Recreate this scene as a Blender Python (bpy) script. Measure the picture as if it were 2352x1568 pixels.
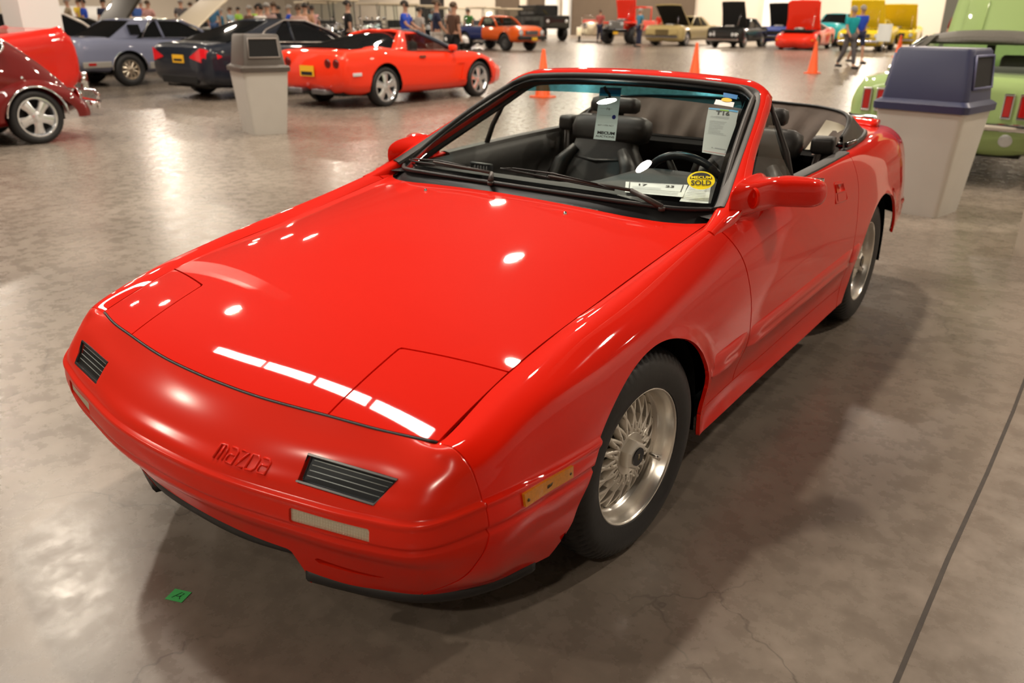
import bpy, math, random
import numpy as np
from mathutils import Vector, Matrix
from math import pi, sin, cos, radians

# ------------------------------------------------------------------ scene, camera, world, exposure
for o in list(bpy.data.objects):
    bpy.data.objects.remove(o)
SC = bpy.context.scene
COL = SC.collection
rnd = random.Random(4)

cd = bpy.data.cameras.new('camera')
cam = bpy.data.objects.new('camera', cd)
COL.objects.link(cam)
SC.camera = cam
YAW, PITCH, ROLL = -0.62741, -0.38563, 0.00791
CF = Vector((sin(YAW) * cos(PITCH), cos(YAW) * cos(PITCH), sin(PITCH)))
CR = CF.cross(Vector((0, 0, 1))).normalized()
CU = CR.cross(CF)
R1 = CR * cos(ROLL) + CU * sin(ROLL)
U1 = -CR * sin(ROLL) + CU * cos(ROLL)
mw = Matrix((R1, U1, -CF)).transposed().to_4x4()
mw.translation = Vector((1.64651, -0.88848, 1.43988))
cam.matrix_world = mw
cd.sensor_width = 36.0
cd.lens = 1824.78 * 36 / 2352
cd.clip_end = 400
cd.clip_start = 0.05
cd.dof.use_dof = True
cd.dof.focus_distance = 2.25
cd.dof.aperture_fstop = 3.3

world = bpy.data.worlds.new('world')
SC.world = world
world.use_nodes = True
world.node_tree.nodes['Background'].inputs[0].default_value = (1.0, 0.93, 0.84, 1)
world.node_tree.nodes['Background'].inputs[1].default_value = 0.3
SC.view_settings.view_transform = 'Standard'
SC.view_settings.look = 'None'
SC.view_settings.gamma = 1
SC.view_settings.use_curve_mapping = False
SC.view_settings.exposure = 0.0

# ------------------------------------------------------------------ materials
MATS = {}

def srgb(r, g, b):
    f = lambda c: ((c / 255 + 0.055) / 1.055) ** 2.4 if c > 10 else c / 255 / 12.92
    return (f(r), f(g), f(b), 1)

def mat(name, col, rough=0.5, metal=0.0, coat=0.0, trans=0.0, emit=0.0, spec=0.5, alpha=1.0, noise=0.0, nscale=20, ior=1.45):
    if name in MATS:
        return MATS[name]
    m = bpy.data.materials.new(name)
    m.use_nodes = True
    nt = m.node_tree
    b = nt.nodes['Principled BSDF']
    c = tuple(col[:3]) + (1,)
    b.inputs['Base Color'].default_value = c
    b.inputs['Roughness'].default_value = rough
    b.inputs['Metallic'].default_value = metal
    b.inputs['Coat Weight'].default_value = coat
    b.inputs['Coat Roughness'].default_value = 0.03
    b.inputs['Coat IOR'].default_value = 1.40
    b.inputs['Transmission Weight'].default_value = trans
    b.inputs['Specular IOR Level'].default_value = spec
    b.inputs['IOR'].default_value = ior
    b.inputs['Alpha'].default_value = alpha
    if emit:
        b.inputs['Emission Color'].default_value = c
        b.inputs['Emission Strength'].default_value = emit
    if noise:
        tc = nt.nodes.new('ShaderNodeTexCoord')
        n = nt.nodes.new('ShaderNodeTexNoise')
        n.inputs['Scale'].default_value = nscale
        n.inputs['Detail'].default_value = 5
        nt.links.new(tc.outputs['Object'], n.inputs['Vector'])
        mx = nt.nodes.new('ShaderNodeMix')
        mx.data_type = 'RGBA'
        mx.inputs[6].default_value = tuple(v * (1 - noise) for v in c[:3]) + (1,)
        mx.inputs[7].default_value = tuple(min(1, v * (1 + noise)) for v in c[:3]) + (1,)
        nt.links.new(n.outputs['Fac'], mx.inputs[0])
        nt.links.new(mx.outputs[2], b.inputs['Base Color'])
        bp = nt.nodes.new('ShaderNodeBump')
        bp.inputs['Strength'].default_value = 0.25
        bp.inputs['Distance'].default_value = 0.002
        nt.links.new(n.outputs['Fac'], bp.inputs['Height'])
        nt.links.new(bp.outputs[0], b.inputs['Normal'])
    MATS[name] = m
    return m

def glass_mat(name, tint, alpha_mix=0.85, rough=0.0):
    """thin sheet of glass: mostly see-through, reflects by fresnel"""
    if name in MATS:
        return MATS[name]
    m = bpy.data.materials.new(name)
    m.use_nodes = True
    nt = m.node_tree
    nt.nodes.clear()
    out = nt.nodes.new('ShaderNodeOutputMaterial')
    tr = nt.nodes.new('ShaderNodeBsdfTransparent')
    tr.inputs[0].default_value = tuple(tint) + (1,)
    gl = nt.nodes.new('ShaderNodeBsdfGlossy')
    gl.inputs['Roughness'].default_value = rough
    lw = nt.nodes.new('ShaderNodeLayerWeight')
    lw.inputs[0].default_value = 0.5
    pw = nt.nodes.new('ShaderNodeMath'); pw.operation = 'POWER'; pw.inputs[1].default_value = 4.0
    nt.links.new(lw.outputs['Facing'], pw.inputs[0])
    fr = nt.nodes.new('ShaderNodeMath'); fr.operation = 'MULTIPLY_ADD'; fr.inputs[1].default_value = 0.80; fr.inputs[2].default_value = 0.03
    nt.links.new(pw.outputs[0], fr.inputs[0])
    mx = nt.nodes.new('ShaderNodeMixShader')
    nt.links.new(fr.outputs[0], mx.inputs[0])
    nt.links.new(tr.outputs[0], mx.inputs[1])
    nt.links.new(gl.outputs[0], mx.inputs[2])
    nt.links.new(mx.outputs[0], out.inputs[0])
    MATS[name] = m
    return m

RED = mat('red_paint', (0.78, 0.011, 0.001), 0.6, 0, 1.0, spec=0.05)
RED2 = mat('red_bumper_paint', (0.72, 0.018, 0.004), 0.6, 0, 0.6, spec=0.1)
RED2.node_tree.nodes['Principled BSDF'].inputs['Coat Roughness'].default_value = 0.16
BLK = mat('black_rubber', (0.012, 0.012, 0.013), 0.45)
BLKG = mat('black_gloss', (0.006, 0.006, 0.007), 0.12)
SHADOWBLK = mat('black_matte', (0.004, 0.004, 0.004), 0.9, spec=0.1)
TYRE = mat('tyre_rubber', (0.016, 0.016, 0.017), 0.5, noise=0.15, nscale=60)
ALU = mat('polished_aluminium', (0.86, 0.83, 0.77), 0.24, 0.85)
ALUS = mat('silver_painted_alloy', (0.74, 0.70, 0.63), 0.35, 0.35)
CHROME = mat('chrome', (0.9, 0.9, 0.92), 0.05, 1.0)
LEATHER = mat('black_leather', (0.016, 0.0145, 0.0135), 0.46, noise=0.25, nscale=40)
DASH = mat('black_vinyl', (0.010, 0.0105, 0.011), 0.55, noise=0.15, nscale=90)
TOPCLOTH = mat('dark_roof_lining', (0.085, 0.060, 0.046), 0.75, noise=0.35, nscale=12)
AMBER = mat('amber_lens', (0.62, 0.22, 0.01), 0.15, 0, 0.5, noise=0.3, nscale=150)
GLASS = glass_mat('clear_glass', (0.90, 0.95, 0.93))
GLASSD = glass_mat('tinted_glass', (0.10, 0.11, 0.11))
def paper_mat(name, c):
    m = mat(name, c, .5); nt = m.node_tree; b = nt.nodes['Principled BSDF']; out = nt.nodes['Material Output']
    t = nt.nodes.new('ShaderNodeBsdfTranslucent'); t.inputs[0].default_value = tuple(c) + (1,)
    a = nt.nodes.new('ShaderNodeMixShader'); a.inputs[0].default_value = .5
    nt.links.new(b.outputs[0], a.inputs[1]); nt.links.new(t.outputs[0], a.inputs[2]); nt.links.new(a.outputs[0], out.inputs[0]); return m
PAPER = paper_mat('white_paper', (0.85, 0.88, 0.88))
CARD = mat('white_card', (0.86, 0.88, 0.87), 0.5)
INK = mat('black_ink', (0.01, 0.01, 0.012), 0.6)

# ------------------------------------------------------------------ mesh helpers
def prop(o, label=None, cat=None, group=None, kind=None):
    if label: o['label'] = label
    if cat: o['category'] = cat
    if group: o['group'] = group
    if kind: o['kind'] = kind
    return o

def empty(name, loc=(0, 0, 0), rz=0.0, label=None, cat=None, group=None):
    o = bpy.data.objects.new(name, None)
    COL.objects.link(o)
    o.location = loc
    o.rotation_euler = (0, 0, rz)
    o.empty_display_size = 0.1
    return prop(o, label, cat, group)

def mk(name, V, F, m, parent=None, smooth=True, label=None, mats=None, midx=None, loc=None):
    me = bpy.data.meshes.new(name)
    me.from_pydata([tuple(map(float, v)) for v in V], [], [tuple(int(i) for i in f) for f in F])
    me.validate()
    if mats:
        for q in mats: me.materials.append(q)
        if midx is not None and len(midx) == len(me.polygons):
            me.polygons.foreach_set('material_index', midx)
    else:
        me.materials.append(m)
    if smooth:
        me.polygons.foreach_set('use_smooth', [True] * len(me.polygons))
    o = bpy.data.objects.new(name, me)
    COL.objects.link(o)
    if parent:
        o.parent = parent
    if loc: o.location = loc
    if label: o['label'] = label
    return o

class MB:
    """collects geometry for one mesh"""
    def __init__(s): s.V = []; s.F = []; s.M = []; s.cur = 0
    def add(s, V, F):
        n = len(s.V); s.V += [tuple(v) for v in V]; s.F += [tuple(i + n for i in f) for f in F]; s.M += [s.cur] * len(F); return s
    def box(s, c, d, rx=0, ry=0, rz=0, top=1.0, bev=0.0):
        x, y, z = d[0] / 2, d[1] / 2, d[2] / 2
        M = Matrix.Rotation(rz, 3, 'Z') @ Matrix.Rotation(ry, 3, 'Y') @ Matrix.Rotation(rx, 3, 'X')
        if bev <= 0:
            P = [(-x, -y, -z), (x, -y, -z), (x, y, -z), (-x, y, -z), (-x * top, -y * top, z), (x * top, -y * top, z), (x * top, y * top, z), (-x * top, y * top, z)]
            F = [(0, 3, 2, 1), (4, 5, 6, 7), (0, 1, 5, 4), (1, 2, 6, 5), (2, 3, 7, 6), (3, 0, 4, 7)]
        else:
            b = min(bev, x * .95, y * .95, z * .95)
            P = []; F = []
            rings = []
            n = 3
            for k in range(2 * n + 2):
                if k <= n:
                    a = pi / 2 * k / n; zz = -z + b - b * cos(a); ins = b - b * sin(a)
                else:
                    a = pi / 2 * (k - n - 1) / n; zz = z - b + b * sin(a); ins = b - b * cos(a)
                sc = 1 + (top - 1) * (zz + z) / (2 * z)
                X, Y = x - ins, y - ins
                r = max(b - ins, 1e-5)
                ring = []
                for q, (sx, sy) in enumerate(((1, 1), (-1, 1), (-1, -1), (1, -1))):
                    for j in range(n + 1):
                        t = pi / 2 * (q + j / n)
                        ring.append(((sx * (X - r) + r * cos(t)) * sc, (sy * (Y - r) + r * sin(t)) * sc, zz))
                rings.append(ring)
            m = len(rings[0])
            for ring in rings: P += ring
            for i in range(len(rings) - 1):
                for j in range(m):
                    F.append((i * m + j, i * m + (j + 1) % m, (i + 1) * m + (j + 1) % m, (i + 1) * m + j))
            F.append(tuple(range(m))[::-1]); F.append(tuple((len(rings) - 1) * m + j for j in range(m)))
        return s.add([M @ Vector(p) + Vector(c) for p in P], F)
    def tube(s, pts, r, n=8, closed=False, cap=True):
        pts = [Vector(p) for p in pts]; N = len(pts)
        rr = r if hasattr(r, '__len__') else [r] * N
        V = []; prev = None
        for i, p in enumerate(pts):
            a = pts[(i - 1) % N] if (closed or i > 0) else p
            b = pts[(i + 1) % N] if (closed or i < N - 1) else p
            t = (b - a).normalized() if (b - a).length > 1e-9 else Vector((0, 0, 1))
            if prev is None:
                u = t.orthogonal().normalized()
            else:
                u = (prev - t * prev.dot(t))
                u = u.normalized() if u.length > 1e-6 else t.orthogonal().normalized()
            prev = u; w = t.cross(u)
            for k in range(n):
                th = 2 * pi * k / n
                V.append(p + (u * cos(th) + w * sin(th)) * rr[i])
        F = []
        for i in range(N if closed else N - 1):
            j = (i + 1) % N
            for k in range(n):
                F.append((i * n + k, i * n + (k + 1) % n, j * n + (k + 1) % n, j * n + k))
        if cap and not closed:
            F.append(tuple(range(n))[::-1]); F.append(tuple((N - 1) * n + k for k in range(n)))
        return s.add(V, F)
    def lathe(s, prof, n=32, M=None, a0=0, a1=2 * pi, rmod=None):
        """prof list of (r, h); axis = local z, transformed by M"""
        full = abs(a1 - a0 - 2 * pi) < 1e-6
        V = []
        cnt = n if full else n + 1
        for i in range(cnt):
            t = a0 + (a1 - a0) * i / n
            for k, (r, h) in enumerate(prof):
                if rmod: r = rmod(r, h, i, k)
                V.append(Vector((r * cos(t), r * sin(t), h)))
        if M is not None: V = [M @ v for v in V]
        m = len(prof); F = []
        for i in range(n):
            j = (i + 1) % cnt
            for k in range(m - 1):
                F.append((i * m + k, j * m + k, j * m + k + 1, i * m + k + 1))
        return s.add(V, F)
    def prism(s, poly, h0, h1, M=None):
        """poly in local xy, extruded z"""
        n = len(poly)
        V = [Vector((x, y, h0)) for x, y in poly] + [Vector((x, y, h1)) for x, y in poly]
        if M is not None: V = [M @ v for v in V]
        F = [tuple(range(n))[::-1], tuple(range(n, 2 * n))] + [(i, (i + 1) % n, n + (i + 1) % n, n + i) for i in range(n)]
        return s.add(V, F)
    def loft(s, rings, closed=True, cap=True):
        n = len(rings[0]); V = []; F = []
        for r in rings: V += [tuple(p) for p in r]
        for i in range(len(rings) - 1):
            for k in range(n if closed else n - 1):
                F.append((i * n + k, i * n + (k + 1) % n, (i + 1) * n + (k + 1) % n, (i + 1) * n + k))
        if cap and closed:
            F.append(tuple(range(n))[::-1]); F.append(tuple((len(rings) - 1) * n + k for k in range(n)))
        return s.add(V, F)
    def build(s, name, m, parent=None, smooth=True, label=None, mats=None, auto=None, loc=None):
        o = mk(name, s.V, s.F, m, parent, smooth, label, mats, s.M if mats else None, loc)
        if auto is not None and smooth:
            try:
                o.data.set_sharp_from_angle(angle=auto)
            except Exception:
                pass
        return o

def grid_faces(nr, nc, flip=False):
    F = []
    for i in range(nr - 1):
        for j in range(nc - 1):
            a, b, c, d = i * nc + j, i * nc + j + 1, (i + 1) * nc + j + 1, (i + 1) * nc + j
            F.append((a, d, c, b) if flip else (a, b, c, d))
    return F

def clip(V, F, f):
    """keep the part of a polygon mesh where f(V) >= 0 (f evaluated at vertices)"""
    V = np.asarray(V, float)
    val = f(V)
    newV = []; idx = {}; out = []; ecut = {}
    def keep(i):
        k = idx.get(i)
        if k is None:
            k = len(newV); idx[i] = k; newV.append(V[i])
        return k
    pos = val >= 0
    for poly in F:
        s = [pos[i] for i in poly]
        if all(s):
            out.append(tuple(keep(i) for i in poly)); continue
        if not any(s): continue
        r = []
        n = len(poly)
        for k in range(n):
            i, j = poly[k], poly[(k + 1) % n]
            if pos[i]: r.append(keep(i))
            if pos[i] != pos[j]:
                e = (min(i, j), max(i, j))
                q = ecut.get(e)
                if q is None:
                    a, b = e
                    t = val[a] / (val[a] - val[b])
                    q = len(newV); ecut[e] = q; newV.append(V[a] + (V[b] - V[a]) * t)
                r.append(q)
        if len(r) >= 3: out.append(tuple(r))
    return np.array(newV) if newV else np.zeros((0, 3)), out

def vnormals(V, F):
    V = np.asarray(V, float); N = np.zeros_like(V)
    for p in F:
        a, b, c = V[p[0]], V[p[1]], V[p[2]]
        n = np.cross(b - a, c - a)
        if len(p) > 3: n = n + np.cross(c - a, V[p[3]] - a)
        for i in p: N[i] += n
    L = np.linalg.norm(N, axis=1, keepdims=True); L[L == 0] = 1
    return N / L

def rim(V, F, depth=0.012, rnd_=0.0015, dirv=None):
    """fold the open edge of a panel inwards so that it has thickness"""
    N = vnormals(V, F)
    cnt = {}
    for p in F:
        n = len(p)
        for k in range(n):
            e = (p[k], p[(k + 1) % n]); key = (min(e), max(e))
            cnt.setdefault(key, []).append(e)
    V2 = [tuple(v) for v in V]; F2 = list(F); mp = {}
    def dup(i):
        if i not in mp:
            d = N[i] if dirv is None else -np.asarray(dirv)
            a = len(V2); V2.append(tuple(V[i])); V2.append(tuple(V[i] - d * depth)); mp[i] = a
        return mp[i]
    for key, es in cnt.items():
        if len(es) == 1:
            i, j = es[0]; a, b = dup(i), dup(j)
            F2.append((b, a, a + 1, b + 1))
    return V2, F2

def panel(name, V, F, m, parent, depth=0.012, label=None, dirv=None):
    if len(F) == 0: return None
    V2, F2 = rim(V, F, depth, dirv=dirv)
    return mk(name, V2, F2, m, parent, True, label)

def cr_interp(P, t, closed=False):
    """non-uniform cubic (finite difference tangents). P: list of (param, value array)"""
    xs = np.array([p[0] for p in P], float); ys = np.array([p[1] for p in P], float)
    if ys.ndim == 1: ys = ys[:, None]
    h = np.diff(xs); d = np.diff(ys, axis=0) / h[:, None]
    m = np.zeros_like(ys)
    m[1:-1] = (d[:-1] * h[1:, None] + d[1:] * h[:-1, None]) / (h[1:] + h[:-1])[:, None]
    m[0] = d[0]; m[-1] = d[-1]
    if len(xs) > 2:
        m[0] = 1.5 * d[0] - m[1] / 2; m[-1] = 1.5 * d[-1] - m[-2] / 2
    t = np.asarray(t, float); i = np.clip(np.searchsorted(xs, t, side='right') - 1, 0, len(h) - 1)
    u = ((t - xs[i]) / h[i])[:, None]; H = h[i][:, None]
    return (2 * u**3 - 3 * u**2 + 1) * ys[i] + (u**3 - 2 * u**2 + u) * H * m[i] + (-2 * u**3 + 3 * u**2) * ys[i + 1] + (u**3 - u**2) * H * m[i + 1]

def sp1(xs, ys, x):
    r = cr_interp(list(zip(xs, ys)), np.atleast_1d(np.asarray(x, float)).ravel())
    return r[:, 0].reshape(np.shape(x)) if np.shape(x) else float(r[0, 0])

def curve(pts, n):
    """smooth polyline through pts, chord-length parameter"""
    P = np.array(pts, float); s = np.r_[0, np.cumsum(np.linalg.norm(np.diff(P, axis=0), axis=1))]
    return cr_interp(list(zip(s, P)), np.linspace(0, s[-1], n))

def sstep(a, b, x):
    t = np.clip((x - a) / (b - a), 0, 1)
    return t * t * (3 - 2 * t)

# ------------------------------------------------------------------ the hall, its lamps and added wall fill lamps
LAMP_Z = 9.0
LAMP_XY = [(-12.9, 4.3), (-6.1, 9.8), (-13.1, 17.5), (-2.3, 5.2), (-21.5, 6.0), (5.5, 8.5), (-5.5, -8.0), (-14.0, -6.0), (3.0, -9.0),
           (4.0, 15.0), (-4.5, 19.5), (-22.0, 15.0), (-30.0, 8.0), (-22.0, 26.0), (-12.5, 28.0), (-3.0, 30.0), (-31.0, 20.0), (-40.0, 14.0),
           (-33.0, 32.0), (-23.0, 38.0), (-12.0, 40.0), (-2.0, 43.0), (-44.0, 26.0), (-44.0, 40.0), (-32.0, 46.0), (-20.0, 52.0), (-8.0, 54.0),
           (9.0, 24.0), (-52.0, 18.0), (-56.0, 34.0), (12.0, 14.0),
           (-78, 12), (-78, 30), (-74, 50), (-62, 64), (-50, 64), (-38, 65), (-26, 65), (-14, 65), (-2, 65)]  # unseen lamps on this row added to brighten the back and left walls
LAMP_METAL = mat('lamp_grey_metal', (.25, .25, .25), .4, .6)
def ceiling_lamp(x, y, power):
    e = empty('bay_or_wall_fill_lamp', (x, y, LAMP_Z), 0, 'round high bay lamp or added wall fill lamp under the hall ceiling', 'ceiling lamp', 'high bay lamps under the ceiling')
    mb = MB()
    mb.lathe([(.0001, .42), (.07, .42), (.09, .30), (.11, .26), (.20, .14), (.27, .02), (.27, .0), (.255, .0), (.10, .22), (.0001, .23)], 20)
    mb.build('lamp_shade', LAMP_METAL, e)
    mb = MB(); mb.tube([(0, 0, .42), (0, 0, 1.5)], .015, 6); mb.build('hanging_rod', LAMP_METAL, e)
    ld = bpy.data.lights.new('bulb', 'AREA')
    ld.shape = 'DISK'; ld.size = .50
    ld.energy = power; ld.color = (1.0, .86, .70)
    lo = bpy.data.objects.new('bulb', ld); COL.objects.link(lo); lo.parent = e; lo.location = (0, 0, -.01)
for i, (x, y) in enumerate(LAMP_XY):
    ceiling_lamp(x, y, (520 if x > -20 else 300) if (y > -2 and y < 36 and x > -38) else (470 if y <= -2 else (900 if y < 60 and x > -70 else 2300)))
# long rows of strip lights, seen mirrored in the bonnet
def strip_row(x0, x1, y, z, n, power):
    L = (x1 - x0) / n
    for k in range(n):
        e = empty('strip_light', (x0 + (k + .5) * L, y, z), 0, 'long strip light fitting in the row under the hall ceiling', 'ceiling lamp', 'strip lights in a row')
        mb = MB(); mb.box((0, 0, .06), (L * .96, .5, .10)); mb.build('fitting_body', LAMP_METAL, e, smooth=False)
        ld = bpy.data.lights.new('tube', 'AREA'); ld.shape = 'RECTANGLE'; ld.size = L * .92; ld.size_y = .42
        ld.energy = power; ld.color = (1.0, .93, .82)
        lo = bpy.data.objects.new('tube', ld); COL.objects.link(lo); lo.parent = e; lo.location = (0, 0, 0)
strip_row(-11.2, -2.4, 1.5, 9.0, 4, 170)

def floor_mat():
    m = bpy.data.materials.new('polished_concrete'); m.use_nodes = True
    nt = m.node_tree; b = nt.nodes['Principled BSDF']; L = nt.links.new
    tc = nt.nodes.new('ShaderNodeTexCoord')
    def noise(sc, det, rough=.55, dist=0):
        n = nt.nodes.new('ShaderNodeTexNoise'); n.inputs['Scale'].default_value = sc; n.inputs['Detail'].default_value = det
        n.inputs['Roughness'].default_value = rough; n.inputs['Distortion'].default_value = dist
        L(tc.outputs['Object'], n.inputs['Vector']); return n
    def ramp(src, stops):
        r = nt.nodes.new('ShaderNodeValToRGB'); L(src, r.inputs[0])
        el = r.color_ramp.elements
        while len(el) < len(stops): el.new(.5)
        for e, (p, c) in zip(el, stops): e.position = p; e.color = c
        return r
    n1 = noise(.9, 6, .6, .4); n2 = noise(9, 8, .65); n3 = noise(60, 3)
    c1 = ramp(n1.outputs['Fac'], [(.25, (.155, .126, .102, 1)), (.5, (.21, .174, .142, 1)), (.78, (.275, .232, .193, 1))])
    c2 = ramp(n2.outputs['Fac'], [(.3, (.80, .80, .80, 1)), (.7, (1.15, 1.15, 1.15, 1))])
    mx = nt.nodes.new('ShaderNodeMix'); mx.data_type = 'RGBA'; mx.blend_type = 'MULTIPLY'; mx.inputs[0].default_value = 1
    L(c1.outputs[0], mx.inputs[6]); L(c2.outputs[0], mx.inputs[7])
    # fine cracks
    vo = nt.nodes.new('ShaderNodeTexVoronoi'); vo.feature = 'DISTANCE_TO_EDGE'; vo.inputs['Scale'].default_value = .8
    nd = noise(3.0, 4); va = nt.nodes.new('ShaderNodeVectorMath'); va.operation = 'MULTIPLY_ADD'
    va.inputs[1].default_value = (.35, .35, .35); L(nd.outputs['Color'], va.inputs[0]); L(tc.outputs['Object'], va.inputs[2]); L(va.outputs[0], vo.inputs['Vector'])
    ck = ramp(vo.outputs['Distance'], [(0, (.62, .62, .62, 1)), (.0035, (1, 1, 1, 1))])
    nm = ramp(n1.outputs['Fac'], [(.47, (0, 0, 0, 1)), (.52, (1, 1, 1, 1))])
    mc = nt.nodes.new('ShaderNodeMix'); mc.data_type = 'RGBA'; mc.inputs[6].default_value = (1, 1, 1, 1)
    L(nm.outputs[0], mc.inputs[0]); L(ck.outputs[0], mc.inputs[7])
    mx2 = nt.nodes.new('ShaderNodeMix'); mx2.data_type = 'RGBA'; mx2.blend_type = 'MULTIPLY'; mx2.inputs[0].default_value = 1
    L(mx.outputs[2], mx2.inputs[6]); L(mc.outputs[2], mx2.inputs[7]); L(mx2.outputs[2], b.inputs['Base Color'])
    rr = ramp(n2.outputs['Fac'], [(.3, (.20, .20, .20, 1)), (.75, (.38, .38, .38, 1))]); L(rr.outputs[0], b.inputs['Roughness'])
    b.inputs['Specular IOR Level'].default_value = .42
    bp = nt.nodes.new('ShaderNodeBump'); bp.inputs['Strength'].default_value = .12; bp.inputs['Distance'].default_value = .004
    L(n2.outputs['Fac'], bp.inputs['Height']); L(bp.outputs[0], b.inputs['Normal'])
    return m
FLOOR = floor_mat()
def struct(name, mb, m, smooth=False):
    o = mb.build(name, m, None, smooth); o['kind'] = 'structure'; return o
X0, X1, Y0, Y1, ZC = -88, 16, -16, 72, 10.6
mb = MB(); mb.box(((X0 + X1) / 2, (Y0 + Y1) / 2, -.1), (X1 - X0, Y1 - Y0, .2)); struct('floor', mb, FLOOR)
CEIL = mat('dark_ceiling', (.045, .040, .036), .9, noise=.3, nscale=1.0)
mb = MB(); mb.box(((X0 + X1) / 2, (Y0 + Y1) / 2, ZC + .1), (X1 - X0, Y1 - Y0, .2))
for k in range(11):
    mb.box(((X0 + X1) / 2, Y0 + 4 + k * 8, ZC - .35), (X1 - X0, .25, .6))
struct('ceiling', mb, CEIL)
WALL = mat('cream_wall', (.62, .55, .46), .8, noise=.04, nscale=.5)
WALLW = mat('white_wall', (.78, .75, .70), .75, noise=.03, nscale=.5)
mb = MB(); mb.box(((X0 + X1) / 2, Y1 + .15, ZC / 2), (X1 - X0, .3, ZC)); struct('wall_back', mb, WALL)
mb = MB(); mb.box((X0 - .15, (Y0 + Y1) / 2, ZC / 2), (.3, Y1 - Y0, ZC)); struct('wall_left', mb, WALL)
mb = MB(); mb.box((X1 + .15, (Y0 + Y1) / 2, ZC / 2), (.3, Y1 - Y0, ZC)); struct('wall_right', mb, WALLW)
mb = MB(); mb.box(((X0 + X1) / 2, Y0 - .15, ZC / 2), (X1 - X0, .3, ZC)); struct('wall_front', mb, WALL)
# expansion joint
JM = mat('joint_filler', (.045, .035, .028), .7, noise=.4, nscale=30)
mb = MB()
pts = [(1.520 + .0297 * (-16 + k * .6) + .005 * sin(k * 1.7), -16 + k * .6) for k in range(146)]
for a, b in zip(pts[:-1], pts[1:]):
    w = .006
    mb.add([(a[0] - w, a[1], .0012), (a[0] + w, a[1], .0012), (b[0] + w, b[1], .0012), (b[0] - w, b[1], .0012)], [(0, 1, 2, 3)])
struct('trim_1', mb, JM)

# ================================================================== THE RED CONVERTIBLE
# local frame = world frame: x to the car's left, y rearwards, front bumper near y = 0
CAR0 = Vector((0, 2.1, 0))
def hoodz(x, y):
    c = sp1([0.0, .13, .38, .75, 1.25, 1.6], [.565, .634, .724, .803, .868, .893], y)
    e = sp1([0.0, .2, .434, .9, 1.25, 1.6], [.53, .612, .684, .758, .810, .862], y)
    return c - (c - e) * (np.abs(x) / .67) ** 2.4

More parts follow.
